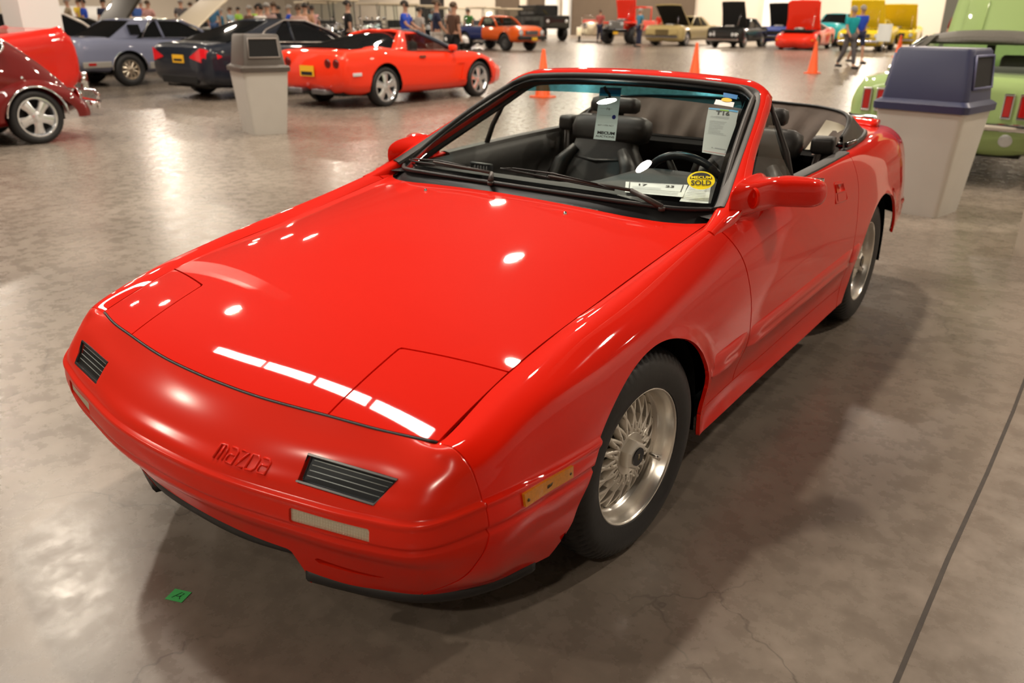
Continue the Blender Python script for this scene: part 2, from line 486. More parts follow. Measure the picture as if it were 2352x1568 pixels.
CP = [  # columns round the nose and down the side; levels L0 (bottom) .. L7 (bonnet edge / belt)
 [(0, .060, .19), (0, .005, .33), (0, -.045, .430), (0, -.040, .485), (0, .002, .532), (0, .040, .570), (0, .072, .598), (0, .100, .62)],
 [(.2, .072, .19), (.2, .015, .33), (.2, -.035, .430), (.2, -.030, .485), (.2, .010, .532), (.2, .048, .570), (.2, .080, .598), (.2, .108, .62)],
 [(.38, .108, .19), (.39, .048, .33), (.41, .003, .430), (.41, .010, .483), (.41, .045, .535), (.408, .078, .572), (.404, .108, .597), (.4, .137, .616)],
 [(.51, .155, .19), (.55, .085, .33), (.59, .045, .432), (.59, .052, .485), (.585, .088, .538), (.575, .120, .577), (.562, .145, .600), (.55, .168, .615)],
 [(.61, .210, .19), (.675, .135, .33), (.712, .092, .440), (.710, .095, .493), (.700, .120, .545), (.680, .148, .583), (.655, .170, .604), (.625, .188, .612)],
 [(.69, .300, .195), (.765, .220, .33), (.795, .200, .468), (.785, .200, .518), (.771, .200, .560), (.752, .200, .595), (.715, .200, .620), (.664, .2045, .612)],
 [(.745, .420, .20), (.800, .400, .33), (.822, .400, .460), (.816, .400, .508), (.803, .400, .600), (.775, .400, .660), (.725, .400, .682), (.667, .400, .678)],
 [(.800, .650, .20), (.828, .650, .33), (.842, .650, .457), (.839, .650, .505), (.828, .650, .615), (.796, .650, .690), (.735, .650, .732), (.669, .650, .725)],
 [(.820, .885, .20), (.838, .885, .33), (.848, .885, .455), (.847, .885, .505), (.836, .885, .640), (.803, .885, .722), (.738, .885, .768), (.671, .885, .757)],
 [(.815, 1.15, .21), (.822, 1.15, .33), (.843, 1.15, .455), (.843, 1.15, .505), (.833, 1.15, .640), (.803, 1.15, .745), (.742, 1.15, .806), (.678, 1.15, .798)],
 [(.818, 1.45, .215), (.812, 1.45, .33), (.841, 1.45, .455), (.842, 1.45, .505), (.833, 1.45, .645), (.804, 1.45, .775), (.750, 1.45, .852), (.690, 1.45, .848)],
 [(.818, 1.90, .215), (.812, 1.90, .33), (.842, 1.90, .455), (.844, 1.90, .505), (.835, 1.90, .650), (.808, 1.90, .790), (.768, 1.90, .872), (.722, 1.90, .885)],
 [(.818, 2.40, .21), (.812, 2.40, .33), (.842, 2.40, .455), (.844, 2.40, .505), (.836, 2.40, .655), (.812, 2.40, .800), (.776, 2.40, .880), (.735, 2.40, .892)],
 [(.816, 2.80, .205), (.818, 2.80, .33), (.843, 2.80, .455), (.845, 2.80, .505), (.838, 2.80, .660), (.814, 2.80, .805), (.774, 2.80, .888), (.730, 2.80, .900)],
 [(.815, 3.10, .20), (.835, 3.10, .33), (.846, 3.10, .455), (.848, 3.10, .505), (.842, 3.10, .665), (.812, 3.10, .812), (.765, 3.10, .893), (.710, 3.10, .905)],
 [(.810, 3.50, .20), (.832, 3.50, .33), (.844, 3.50, .455), (.845, 3.50, .505), (.836, 3.50, .670), (.796, 3.50, .825), (.735, 3.50, .898), (.665, 3.50, .912)],
 [(.78, 3.90, .22), (.805, 3.90, .33), (.820, 3.90, .455), (.820, 3.90, .505), (.806, 3.90, .670), (.765, 3.90, .825), (.700, 3.90, .890), (.620, 3.90, .905)],
 [(.68, 4.14, .25), (.715, 4.18, .33), (.740, 4.21, .455), (.740, 4.21, .505), (.725, 4.18, .670), (.700, 4.14, .825), (.650, 4.10, .885), (.590, 4.06, .90)],
 [(.40, 4.22, .25), (.40, 4.26, .33), (.40, 4.29, .455), (.40, 4.29, .505), (.40, 4.26, .670), (.40, 4.20, .825), (.40, 4.16, .885), (.40, 4.11, .90)],
 [(0, 4.24, .25), (0, 4.28, .33), (0, 4.31, .455), (0, 4.31, .505), (0, 4.28, .670), (0, 4.22, .825), (0, 4.18, .885), (0, 4.13, .90)],
]
CPA = np.array(CP, float)
for i in range(11):
    x, y = CPA[i, 7, :2]; CPA[i, 7, 2] = hoodz(x, y)
# mirror to a full strip: rear centre right -> nose -> rear centre left
full = np.concatenate([(CPA[:0:-1] * [-1, 1, 1]), CPA], 0)
cpar = np.r_[0, np.cumsum(np.linalg.norm(np.diff(full[:, 3], axis=0), axis=1))]
seg = np.diff(cpar)
ct = []
for i, L in enumerate(seg):
    mid = abs(i - (len(seg) - 1) / 2)
    n = max(3, int(L / (0.0065 if mid < 7 else 0.013)))
    ct += list(np.linspace(cpar[i], cpar[i + 1], n, endpoint=False))
ct.append(cpar[-1]); ct = np.array(ct)
rows = []
for k in range(8):
    rows.append(cr_interp(list(zip(cpar, full[:, k])), ct))
rows = np.array(rows)                        # 8 x nc x 3
lpar = np.array([0, .14, .25, .30, .38, .45, .50, .56])
ltl = []
for a, b, n in ((0, .14, 10), (.14, .25, 14), (.25, .30, 12), (.30, .38, 12), (.38, .45, 10), (.45, .50, 9), (.50, .56, 9)):
    ltl += list(np.linspace(a, b, n, endpoint=False))
ltl.append(.56); lt = np.array(ltl)
NC = len(ct); NR = len(lt)
G = np.zeros((NR, NC, 3))
for c in range(NC):
    G[:, c] = cr_interp(list(zip(lpar, rows[:, c])), lt)
# light smoothing along the strip only, keeps reflections fair
for it in range(6):
    S = G.copy(); S[:, 1:-1] = (G[:, :-2] + 2 * G[:, 1:-1] + G[:, 2:]) / 4; S[-1] = G[-1]; G = S
for it in range(3):
    S = G.copy(); S[1:-1] = (G[:-2] + 2 * G[1:-1] + G[2:]) / 4; G = S
# surface normals of the grid
du = np.gradient(G, axis=1); dv = np.gradient(G, axis=0)
GN = np.cross(du, dv); GN /= np.linalg.norm(GN, axis=2, keepdims=True) + 1e-12
# orientation: outward = away from axis (0, y)
cen = G - np.array([0, 2.1, .35]);
if (GN[:, NC // 2] * cen[:, NC // 2]).sum() < 0: GN = -GN
lv = lt[:, None] * np.ones((1, NC))
yy = G[..., 1]
zone = (1 - sstep(.85, .95, yy)) + sstep(3.9, 4.05, yy)
disp = zone * (0.006 * sstep(.238, .248, lv) * (1 - sstep(.299, .303, lv)) + .004 * sstep(.285, .295, lv) * (1 - sstep(.299, .303, lv)) + 0.007 * sstep(.15, .22, lv) * (1 - sstep(.236, .240, lv)) )
disp = disp - zone * .004 * np.exp(-((lv - .2405) / .0035) ** 2)
# wheel arch flares
for ay in (.885, 3.315):
    dd = np.hypot(G[..., 1] - ay, G[..., 2] - .30)
    disp = disp + .012 * np.exp(-((dd - .36) / .035) ** 2) * (G[..., 2] > .2) * sstep(.72, .80, np.abs(G[..., 0])) * (1 - sstep(.62, .70, G[..., 2])) * sstep(-.02, .16, G[..., 1] - ay)
G = G + GN * disp[..., None]
BV = G.reshape(-1, 3)
BF = grid_faces(NR, NC, False)
_n = vnormals(BV[:NC * 2], grid_faces(2, NC))
if (_n[NC // 2] * (BV[NC // 2] - [0, 2.1, .3])).sum() < 0:
    BF = grid_faces(NR, NC, True)

def archf(P, pad=0.0):
    r = np.full(len(P), 9.0)
    for ay in (.885, 3.315):
        y, z = P[:, 1] - ay, P[:, 2] - .30
        f = np.where(z > 0, np.hypot(y, z) - .36, np.abs(y) - (.36 - z * .35))
        r = np.minimum(r, f)
    r = np.where(np.abs(P[:, 0]) < .58, 9.0, r)
    return r - pad
def poly_out(pts):
    """outside distance of a convex polygon given in (a,b), counter-clockwise"""
    pts = np.array(pts, float)
    def f(a, b):
        r = np.full(np.shape(a), -9.0)
        for k in range(len(pts)):
            p, q = pts[k], pts[(k + 1) % len(pts)]
            e = q - p; L = np.hypot(*e)
            r = np.maximum(r, ((a - p[0]) * e[1] - (b - p[1]) * e[0]) / L)
        return r
    return f
GAP = .0032
# seams
def seam_f(z): return sp1([.15, .30, .45, .60, .70, .80, .88, 1.0], [1.52, 1.55, 1.565, 1.55, 1.515, 1.455, 1.395, 1.33], z)
SEAM_R = 2.83
V1, F1 = clip(BV, BF, lambda P: archf(P))
V1, F1 = clip(V1, F1, lambda P: np.maximum(3.42 - P[:, 1], P[:, 2] - .400))
# bumper
V2, F2 = clip(V1, F1, lambda P: .20 - GAP * .6 - P[:, 1])
# raised centre opening of the air dam
V2, F2 = clip(V2, F2, lambda P: np.maximum(np.abs(P[:, 0]) - .325, P[:, 2] - .285 + .0 * P[:, 0]))
dl_poly = [(.409, .563), (.405, .511), (.608, .505), (.640, .560)]
dl_poly = [(.413, .513), (.603, .509), (.631, .558), (.409, .562)]
ts_poly = [(.414, .430), (.609, .430), (.610, .466), (.414, .466)]
slot_poly = [(.375, .262), (.56, .262), (.61, .272), (.40, .285)]
for poly in (dl_poly, ts_poly, slot_poly):
    po = poly_out(poly)
    V2, F2 = clip(V2, F2, lambda P: np.where(P[:, 1] < .25, po(np.abs(P[:, 0]), P[:, 2]), 9))

car = empty('convertible_car', CAR0, 0, 'glossy red two-seat convertible with its top down, in the foreground', 'car')
class _P:  # parent wrapper adding the offset of the root
    pass
def cmk(o):
    """parts modelled in world coordinates: shift to the car's own frame"""
    if o is None: return None
    o.data.transform(Matrix.Translation(-CAR0)); return o
def cpanel(name, V, F, m, depth=.012, label=None, dirv=None):
    return cmk(panel(name, V, F, m, car, depth, label, dirv))
def cb(mb, name, m, parent=None, **k):
    return cmk(mb.build(name, m, parent or car, **k))

bumper = cpanel('front_bumper', V2, F2, RED2, .03, dirv=(0, 1, 0))
# front fenders, doors, rear body
V3, F3 = clip(V1, F1, lambda P: P[:, 1] - (.20 + GAP * .6))
Vr, Fr = clip(V3, F3, lambda P: P[:, 1] - SEAM_R - GAP)
Vm, Fm = clip(V3, F3, lambda P: SEAM_R - GAP - P[:, 1])
Vs, Fs = clip(Vm, Fm, lambda P: .300 - P[:, 2])
Vs, Fs = clip(Vs, Fs, lambda P: P[:, 1] - 1.10)
Vu, Fu = clip(Vm, Fm, lambda P: np.maximum(P[:, 2] - .303, 1.10 - P[:, 1]))
Vf, Ff = clip(Vu, Fu, lambda P: seam_f(P[:, 2]) - GAP - P[:, 1])
Vd, Fd = clip(Vu, Fu, lambda P: P[:, 1] - seam_f(P[:, 2]) - GAP)
for s in (1, -1):
    side = lambda P, s=s: P[:, 0] * s
    a, b = clip(Vf, Ff, side); cpanel('front_fender', a, b, RED)
    a, b = clip(Vs, Fs, side); cpanel('side_sill', a, b, RED)
    a, b = clip(Vd, Fd, side)
    door = cpanel('door', a, b, RED)
    # recessed handle
    mb = MB()
    hx_ = lambda z: s * (float(sp1([.505, .655, .800, .885], [.844, .8365, .812, .776], z)) + .0012)
    fr_ = [(2.485, .752), (2.640, .742), (2.648, .75), (2.622, .815), (2.612, .822), (2.50, .832), (2.49, .825)]
    mb.tube([(hx_(z), y, z) for y, z in fr_], .0022, 5, closed=True)
    fl = [(2.50, .792), (2.615, .785), (2.605, .815), (2.505, .824)]
    mb.add([(hx_(z) + s * .004, y, z) for y, z in fl] + [(hx_(z) - s * .004, y, z) for y, z in fl], [(0, 1, 2, 3)] + [(k, (k + 1) % 4, 4 + (k + 1) % 4, 4 + k) for k in range(4)])
    h = cb(mb, 'door_handle', RED, door)
    mb = MB(); pk = [(2.515, .758), (2.615, .752), (2.612, .780), (2.512, .787)]; mb.add([(hx_(z) + s * .001, y, z) for y, z in pk], [(0, 1, 2, 3)]); cb(mb, 'handle_pocket', RED, h, smooth=False)
    h.matrix_parent_inverse = Matrix()
    if s == 1: DOOR_L = door
rearbody = cpanel('rear_body', Vr, Fr, RED)
# dark inner skin behind the gaps
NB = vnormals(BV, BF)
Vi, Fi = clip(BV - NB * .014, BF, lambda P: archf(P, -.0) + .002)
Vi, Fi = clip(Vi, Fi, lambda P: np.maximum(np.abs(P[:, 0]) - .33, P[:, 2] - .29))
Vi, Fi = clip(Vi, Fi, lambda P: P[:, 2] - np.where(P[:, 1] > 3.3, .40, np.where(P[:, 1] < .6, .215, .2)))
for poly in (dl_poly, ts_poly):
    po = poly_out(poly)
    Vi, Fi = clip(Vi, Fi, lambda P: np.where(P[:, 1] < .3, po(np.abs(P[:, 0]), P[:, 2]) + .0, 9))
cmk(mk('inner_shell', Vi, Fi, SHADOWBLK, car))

# bonnet and headlight covers
def hood_front(x): return sp1([0, .2, .4, .55, .664, .72], [.100, .108, .137, .168, .2045, .225], np.abs(x))
def hood_rear(x): return sp1([0, .34, .49, .60, .66, .70], [1.332, 1.340, 1.365, 1.41, 1.455, 1.50], np.abs(x))
def hood_edge(y): return sp1([0, .2, .4, .65, .885, 1.15, 1.45, 1.6], [.660, .6635, .667, .669, .671, .678, .690, .697], y)
nx, ny = 141, 150
HV = []
for j in range(ny):
    t = j / (ny - 1)
    for i in range(nx):
        u = -1 + 2 * i / (nx - 1)
        x = u * .69
        for _ in range(3):
            yf, yr = hood_front(x), hood_rear(x)
            y = yf + (yr - yf) * t
            x = u * (hood_edge(y) - .001)
        HV.append((x, y, float(hoodz(x, y))))
HV = np.array(HV)
# shared edge with the nose: lower the first rows a little to a rolled edge
HF = grid_faces(ny, nx)
Vh, Fh = clip(HV, HF, lambda P: hood_edge(P[:, 1]) - GAP - np.abs(P[:, 0]))
Vh, Fh = clip(Vh, Fh, lambda P: P[:, 1] - hood_front(P[:, 0]) - .007)
def cover_f(P):   # >0 inside the headlight cover
    ax = np.abs(P[:, 0])
    inner = ax - .3975
    back = (.378 + (ax - .40) * (.451 - .378) / .26) - P[:, 1]
    return np.minimum(inner, back)
Va, Fa = clip(Vh, Fh, lambda P: -cover_f(P) - GAP * .8)
bonnet = cpanel('bonnet', Va, Fa, RED)
Vc, Fc = clip(Vh, Fh, lambda P: cover_f(P) - GAP * .8)
for s in (1, -1):
    a, b = clip(Vc, Fc, lambda P, s=s: P[:, 0] * s)
    cpanel('headlight_cover', a, b, RED)
cmk(mk('engine_bay', HV - [0, 0, .016], HF, SHADOWBLK, car))
# rubber strip along the front of the bonnet
xs = np.linspace(-.66, .66, 61)
mb = MB(); mb.tube([(x, hood_front(x) + .0035, float(hoodz(x, hood_front(x) + .0035)) - .0022) for x in xs], .0040, 6)
cb(mb, 'bonnet_seal', BLK)
# washer jets
for s in (1, -1):
    mb = MB(); p = Vector((.3 * s, 1.254, float(hoodz(.3, 1.254))))
    mb.lathe([(0.0001, .008), (.004, .007), (.006, .003), (.0065, -.002)], 12, Matrix.Translation(p))
    cb(mb, 'washer_jet', CHROME, bonnet).matrix_parent_inverse = Matrix()

def srf(x, z, side=1):
    """y of the nose surface at (x, z)"""
    k = np.argmin((G[:, NC // 2 - 200:NC // 2 + 200, 0] - x) ** 2 + (G[:, NC // 2 - 200:NC // 2 + 200, 2] - z) ** 2)
    return G[:, NC // 2 - 200:NC // 2 + 200].reshape(-1, 3)[k][1]
def bodyx(y, z):
    """half width of the body side at (y, z)"""
    H = G[:, NC // 2:].reshape(-1, 3)
    k = np.argsort((H[:, 1] - y) ** 2 + (H[:, 2] - z) ** 2 + (H[:, 0] < .4) * 9)[:3]
    return float(H[k, 0].mean())

def quad_patch(c, nu, nv, off=(0, 0, 0)):
    """c: four corners (00,10,11,01) -> grid"""
    c = [np.array(p, float) for p in c]; V = []
    for j in range(nv + 1):
        for i in range(nu + 1):
            u, v = i / nu, j / nv
            V.append((1 - u) * (1 - v) * c[0] + u * (1 - v) * c[1] + u * v * c[2] + (1 - u) * v * c[3] + np.array(off))
    return V

LENSG = glass_mat('lamp_glass', (0.86, 0.9, 0.92))
LAMPIN = mat('lamp_inside', (0.030, 0.030, 0.032), 0.25)
LINE = mat('pale_line', (0.65, 0.66, 0.62), 0.4)
TSM = mat('ribbed_clear_lens', (0.50, 0.45, 0.34), 0.22, 0, 0.6)
for s in (1, -1):
    m = Vector((s, 1, 1))
    c4 = [(.4095, .040, .5145), (.603, .096, .5105), (.631, .140, .5580), (.409, .074, .5620)]
    c4 = [(s * x, srf(x, z) + .001, z) for x, y, z in c4]
    mb = MB()
    # dark housing: back face + rounded frame
    back = quad_patch(c4, 1, 1, (0, .012, -.001)); frontp = quad_patch(c4, 1, 1, (0, .002, 0))
    B = [back[0], back[1], back[3], back[2]]; Fq = [frontp[0], frontp[1], frontp[3], frontp[2]]
    mb.add(B + Fq, [(0, 1, 2, 3)] + [(k, (k + 1) % 4, 4 + (k + 1) % 4, 4 + k) for k in range(4)])
    mb.tube([Vector(p) for p in Fq], .0042, 6, closed=True)
    lamp = cb(mb, 'driving_lamp', LAMPIN, smooth=False)
    mb = MB()
    for q in (.22, .42, .62, .80):
        a = np.array(Fq[0]) * (1 - q) + np.array(Fq[3]) * q; b = np.array(Fq[1]) * (1 - q) + np.array(Fq[2]) * q
        a = a + (b - a) * (.07); b = b - (b - a) * .03
        mb.tube([a + [0, .007, 0], b + [0, .007, 0]], .0010, 5)
    cb(mb, 'lamp_lines', LINE, lamp, label='thin pale horizontal lines')
    V = quad_patch(c4, 12, 4, (0, .0015, 0))
    cmk(mk('lens', V, grid_faces(5, 13), LENSG, lamp))
    # turn signal with ribs
    c4 = [(s * x, srf(x, z) + .006, z) for x, z in ((.413, .431), (.611, .431), (.612, .466), (.413, .466))]
    nu, nv = 60, 10
    V = np.array(quad_patch(c4, nu, nv)).reshape(nv + 1, nu + 1, 3)
    V[1:-1, 1:-1, 1] -= .0015 * ((np.arange(nu - 1)[None, :] % 2) + .4 * (np.arange(nv - 1)[:, None] % 2))
    mb = MB(); mb.add(V.reshape(-1, 3), grid_faces(nv + 1, nu + 1))
    mb.box((s * .51, .065, .448), (.19, .03, .034))
    ts = cb(mb, 'turn_signal', TSM, smooth=False, label='ribbed clear front turn signal lens')
    for xx, yq in ((.425, .0155), (.600, .0595)):
        mb = MB(); mb.lathe([(.0001, -.003), (.003, -.003), (.0034, 0)], 10, Matrix.Translation((s * xx, yq - .003, .448)) @ Matrix.Rotation(pi / 2, 4, 'X') @ Matrix.Scale(-1, 4, (0, 0, 1))); cb(mb, 'lens_screw', CHROME, ts)
    # fog slot inside
    mb = MB(); mb.box((s * .49, .155, .272), (.26, .02, .05), rz=s * .3); cb(mb, 'air_slot', SHADOWBLK, bumper)
    # amber side marker
    mb = MB(); n = 8; V = []
    for j in range(2):
        for i in range(n + 1):
            y = .296 + .170 * i / n; z = (.474, .504)[j] - .006 * i / n
            V.append((s * (bodyx(y, z) + .007), y, z))
    V2 = [(x - s * .02, y, z) for x, y, z in V]
    k = n + 1
    F = [(i, i + 1, k + i + 1, k + i) for i in range(n)]
    F2 = [(i, i + 1, 2 * k + i + 1, 2 * k + i) for i in range(n)] + [(k + i, k + i + 1, 3 * k + i + 1, 3 * k + i) for i in range(n)] + [(0, k, 3 * k, 2 * k), (n, n + k, n + 3 * k, n + 2 * k)]
    mb.add(V + V2, F + F2)
    mk_ = cb(mb, 'side_marker', AMBER, smooth=False, label='amber side marker lamp')
    for y in (.306, .456):
        mb = MB(); mb.lathe([(.0001, .003), (.0035, .002), (.004, -.002)], 10, Matrix.Translation((s * (bodyx(y, .487) + .007), y, .487 - (y - .3) * .03)) @ Matrix.Rotation(s * pi / 2, 4, 'Y')); cb(mb, 'marker_screw', mat('dark_bronze', (.10, .07, .03), .35, .6), mk_)
    mb = MB(); mb.box((s * (bodyx(.38, .487) + .007), .383, .486), (.004, .020, .007))
    cb(mb, 'marker_recess', mat('dark_bronze', (.10, .07, .03), .35, .6), mk_)

# black lip under the bumper
LIPM = mat('black_lip_plastic', (0.018, 0.018, 0.019), 0.5)
def sweep_strip(path, prof):
    """path points, profile [(outward, z)], outward = horizontal normal of path"""
    P = np.array(path, float); T = np.gradient(P, axis=0); T[:, 2] = 0
    T /= np.linalg.norm(T, axis=1, keepdims=True)
    Nn = np.stack([T[:, 1], -T[:, 0], 0 * T[:, 0]], 1)
    return [[P[i] + Nn[i] * o + np.array([0, 0, z]) for o, z in prof] for i in range(len(P))]
for s in (1, -1):
    pth = curve([(.328, .092, .195), (.42, .122, .192), (.52, .160, .190), (.61, .212, .190), (.69, .302, .193), (.722, .36, .196), (.752, .445, .200)], 50)
    rings = sweep_strip(pth, [(.004, .012), (.006, -.012), (-.002, -.026), (-.03, -.028), (-.03, .006)])
    if s < 0: rings = [[p * [-1, 1, 1] for p in r][::-1] for r in rings]
    mb = MB(); mb.loft(rings); cb(mb, 'bumper_lip', LIPM, bumper)
xs = np.linspace(-.322, .322, 40)
rings = [[(x, y0 + .0 + dy, z) for dy, z in ((.0, .290), (-.004, .278), (-.002, .262), (.012, .254), (.05, .252), (.05, .288))] for x in xs for y0 in [float(sp1([0, .2, .33], [.028, .040, .072], abs(x)))]]
mb = MB(); mb.loft(rings); cb(mb, 'bumper_lip', LIPM, bumper)
# returned side walls of the air dam opening
for s in (1, -1):
    mb = MB(); mb.box((s * .333, .175, .240), (.008, .15, .090)); mb.box((s * .333, .175, .182), (.010, .16, .026))
    cb(mb, 'dam_side_wall', RED2, bumper)

# raised letters on the nose
def letters(strokes, org, du, dv, nrm, scale, r, name, m, parent, proj=None):
    mb = MB()
    for st in strokes:
        pts = []
        for (u, v) in st:
            p = Vector(org) + Vector(du) * (u * scale) + Vector(dv) * (v * scale)
            if proj: p = proj(p)
            pts.append(p + Vector(nrm) * (r * .25))
        mb.tube(pts, r, 6)
    return cb(mb, name, m, parent)
MZ = [[(0, 0), (0, 1), (.75, 1), (1.0, .8), (1.0, 0)], [(.5, 0), (.5, .95)],
      [(1.35, 1), (2.0, 1), (2.25, .8), (2.25, 0), (1.5, 0), (1.35, .15), (1.35, .4), (1.5, .55), (2.2, .55)],
      [(2.5, 1), (3.4, 1), (2.6, 0), (3.5, 0)],
      [(3.8, 0), (3.8, 1), (4.5, 1), (4.75, .8), (4.75, .2), (4.5, 0), (3.8, 0)],
      [(5.05, 1), (5.7, 1), (5.95, .8), (5.95, 0), (5.2, 0), (5.05, .15), (5.05, .4), (5.2, .55), (5.9, .55)]]
SUB = G[:, NC // 2 - 160:NC // 2 + 160].reshape(-1, 3)
def onnose(p):
    k = np.argsort((SUB[:, 0] - p.x) ** 2 + (SUB[:, 2] - p.z) ** 2)[:4]
    return Vector((p.x, float(SUB[k, 1].mean()), p.z))
letters(MZ, (.178, 0, .512), (1, 0, 0), (.04, 0, 1), (0, -.8, .5), .0255, .0030, 'raised_lettering', RED2, bumper, onnose)

# ---------------------------------------------------------------- wheels
def make_wheel(name, center, s, steer=0.0, parent=None, R=.313, W=.205):
    """s = +1: outer face towards +x"""
    M = Matrix.Translation(Vector(center) - CAR0) @ Matrix.Rotation(steer, 4, 'Z') @ Matrix.Rotation(s * pi / 2, 4, 'Y')
    # local z = outwards. z = 0 is the plane of the rim lip
    w = MB(); w.M = []
    prof = [(.197, -.012), (.203, .004), (.212, .006), (.235, .013), (.262, .011), (.284, .003), (.295, -.006), (.305, -.017), (.310, -.030), (.3125, -.055), (.313, -.10), (.3125, -.145), (.310, -.170), (.300, -.19), (.28, -.205), (.24, -.212), (.20, -.20)]
    prof = [(r * R / .313, h) for r, h in prof]
    nseg = 288
    def rm(r, h, i, k):
        if 6 <= k <= 8 or 12 <= k <= 13:
            return r - (.006 if (i % 4) in (0,) else 0)
        if 9 <= k <= 11:
            return r - (.004 if ((i + (k % 2) * 2) % 6) == 0 else 0)
        return r
    # grooves between ribs
    pr = []
    for k, (r, h) in enumerate(prof):
        pr.append((r, h))
        if k in (9, 10): pr += [(r, h - .018), (r - .007, h - .020), (r - .007, h - .026), (r, h - .028)]
    w.lathe(prof, nseg, M, rmod=rm)
    wh = w.build(name, TYRE, parent, auto=radians(40))
    b = MB()
    b.lathe([(.207, .001), (.2095, -.002), (.2095, -.006), (.204, -.004), (.200, .002), (.197, .001), (.1945, -.006), (.1925, -.012), (.187, -.030), (.184, -.05), (.180, -.056), (.1725, -.064), (.1700, -.072), (.168, -.15)], 72, M)
    rimo = b.build('rim_barrel', ALU, wh)
    sp = MB(); n = 18
    def zf(r): return float(sp1([.04, .065, .10, .14, .170], [-.044, -.030, -.033, -.044, -.060], r))
    for k in range(n):
        for d in (1, -1):
            a0 = 2 * pi * k / n
            pts = []
            m_ = 9
            for j in range(m_ + 1):
                t = j / m_; r = .056 + t * .115
                a = a0 + d * (pi / n) * (1.9 * t)
                pts.append((r, a))
            V = []; wd = .0052
            for (r, a) in pts:
                z = zf(r); c, sn = cos(a), sin(a)
                wdt = wd * (1.15 - .25 * (r - .05) / .12)
                for q, zz in ((-1, z - .022), (-1, z - .002), (-.55, z), (.55, z), (1, z - .002), (1, z - .022)):
                    V.append(M @ Vector((r * c - q * wdt * sn, r * sn + q * wdt * c, zz)))
            F = []
            for j in range(m_):
                for q in range(5):
                    F.append((j * 6 + q, j * 6 + q + 1, (j + 1) * 6 + q + 1, (j + 1) * 6 + q))
            sp.add(V, F)
    sp.lathe([(.03, -.040), (.052, -.034), (.062, -.030), (.066, -.034), (.066, -.06)], 40, M)
    for k in range(20):
        a = 2 * pi * (k + .5) / 20
        for r0 in (.072, .089):
            a2 = a if r0 < .08 else a + pi / 20
            p = Vector((r0 * cos(a2), r0 * sin(a2), zf(r0)))
            sp.lathe([(.0001, .004), (.003, .003), (.0042, -.002)], 8, M @ Matrix.Translation(p))
    sp.build('spokes', ALUS, wh, auto=radians(50))
    hc = MB()
    hx = lambda r, z, a=0: [M @ Vector((r * cos(2 * pi * k / 6 + a), r * sin(2 * pi * k / 6 + a), z)) for k in range(6)]
    ci = lambda r, z: [M @ Vector((r * cos(2 * pi * k / 24), r * sin(2 * pi * k / 24), z)) for k in range(24)]
    hc.loft([hx(.046, -.045), hx(.044, -.012), hx(.038, -.006)])
    cap = hc.build('centre_cap', ALUS, wh, smooth=False)
    h2 = MB(); h2.loft([ci(.027, -.004), ci(.0265, -.0015)]); h2.build('cap_badge', BLKG, cap, smooth=False)
    h3 = MB()
    for st in ([(-.010, -.004), (-.003, .001), (.010, .004)], [(-.009, .003), (.002, -.002), (.009, -.003)]):
        h3.tube([M @ Vector((x, y, -.0012)) for x, y in st], .0010, 5)
    h3.build('badge_emblem', mat('pale_gold', (.6, .5, .3), .3, .8), cap)
    va = MB(); va.tube([M @ Vector((.172 * cos(1.1), .172 * sin(1.1), -.05)), M @ Vector((.165 * cos(1.1), .165 * sin(1.1), -.02))], .0045, 8)
    va.build('valve_stem', CHROME, wh)
    bd = MB(); bd.lathe([(.0001, -.10), (.12, -.10), (.125, -.11), (.165, -.125)], 40, M)
    bd.build('brake_disc', mat('dark_iron', (.05, .045, .04), .5, .6), wh)
    return wh
make_wheel('front_wheel', (.802, .885, .311), 1, -radians(4.4), car)
make_wheel('front_wheel', (-.802, .885, .311), -1, -radians(4.4), car)
make_wheel('rear_wheel', (.797, 3.315, .311), 1, 0, car)
make_wheel('rear_wheel', (-.797, 3.315, .311), -1, 0, car)
# arch liners and floor pan
mb = MB()
for ay in (.885, 3.315):
    for s in (1, -1):
        V = []; n = 24
        for xx in (.60, .80):
            for k in range(n + 1):
                a = pi * k / n
                yv, zv = .372 * cos(a), .372 * sin(a)
                V.append((s * xx, ay + yv, .30 + zv))
            V.append((s * xx, ay - .38, .25)); V.append((s * xx, ay + .38, .23))
        m = n + 3
        F = [(k, k + 1, m + k + 1, m + k) for k in range(n)] + [(n, n + 1, m + n + 1, m + n), (n + 2, 0, m, m + n + 2)]
        F.append(tuple(range(n + 2)) + (n + 2,))
        mb.add(V, F)
mb.box((0, 2.2, .22), (1.15, 3.9, .05)); mb.box((0, 2.05, .24), (1.50, 1.6, .06))
cb(mb, 'underbody', SHADOWBLK, smooth=False)

# side mouldings (raised strips) and bump of the door
def moulding(y0, y1, z0, z1, s, name):
    n = max(6, int((y1 - y0) / .05)); rings = []
    prof = [(0.0, 0), (.009, .10), (.011, .5), (.009, .85), (.014, .93), (.0, 1.0)]
    for i in range(n + 1):
        y = y0 + (y1 - y0) * i / n
        e = 1 if 0 < i < n else .25
        r = []
        for o, t in prof:
            z = z0 + (z1 - z0) * t
            r.append((s * (bodyx(y, z) - .002 + o * e), y, z))
        rings.append(r)
    mb = MB(); mb.loft(rings, closed=False, cap=False)
    return mb
for s in (1, -1):
    cb(moulding(1.275, 1.540, .500, .415, s, ''), 'body_moulding', RED)
    cb(moulding(1.578, 2.820, .500, .415, s, ''), 'body_moulding', RED)
    cb(moulding(2.842, 2.945, .500, .415, s, ''), 'body_moulding', RED)

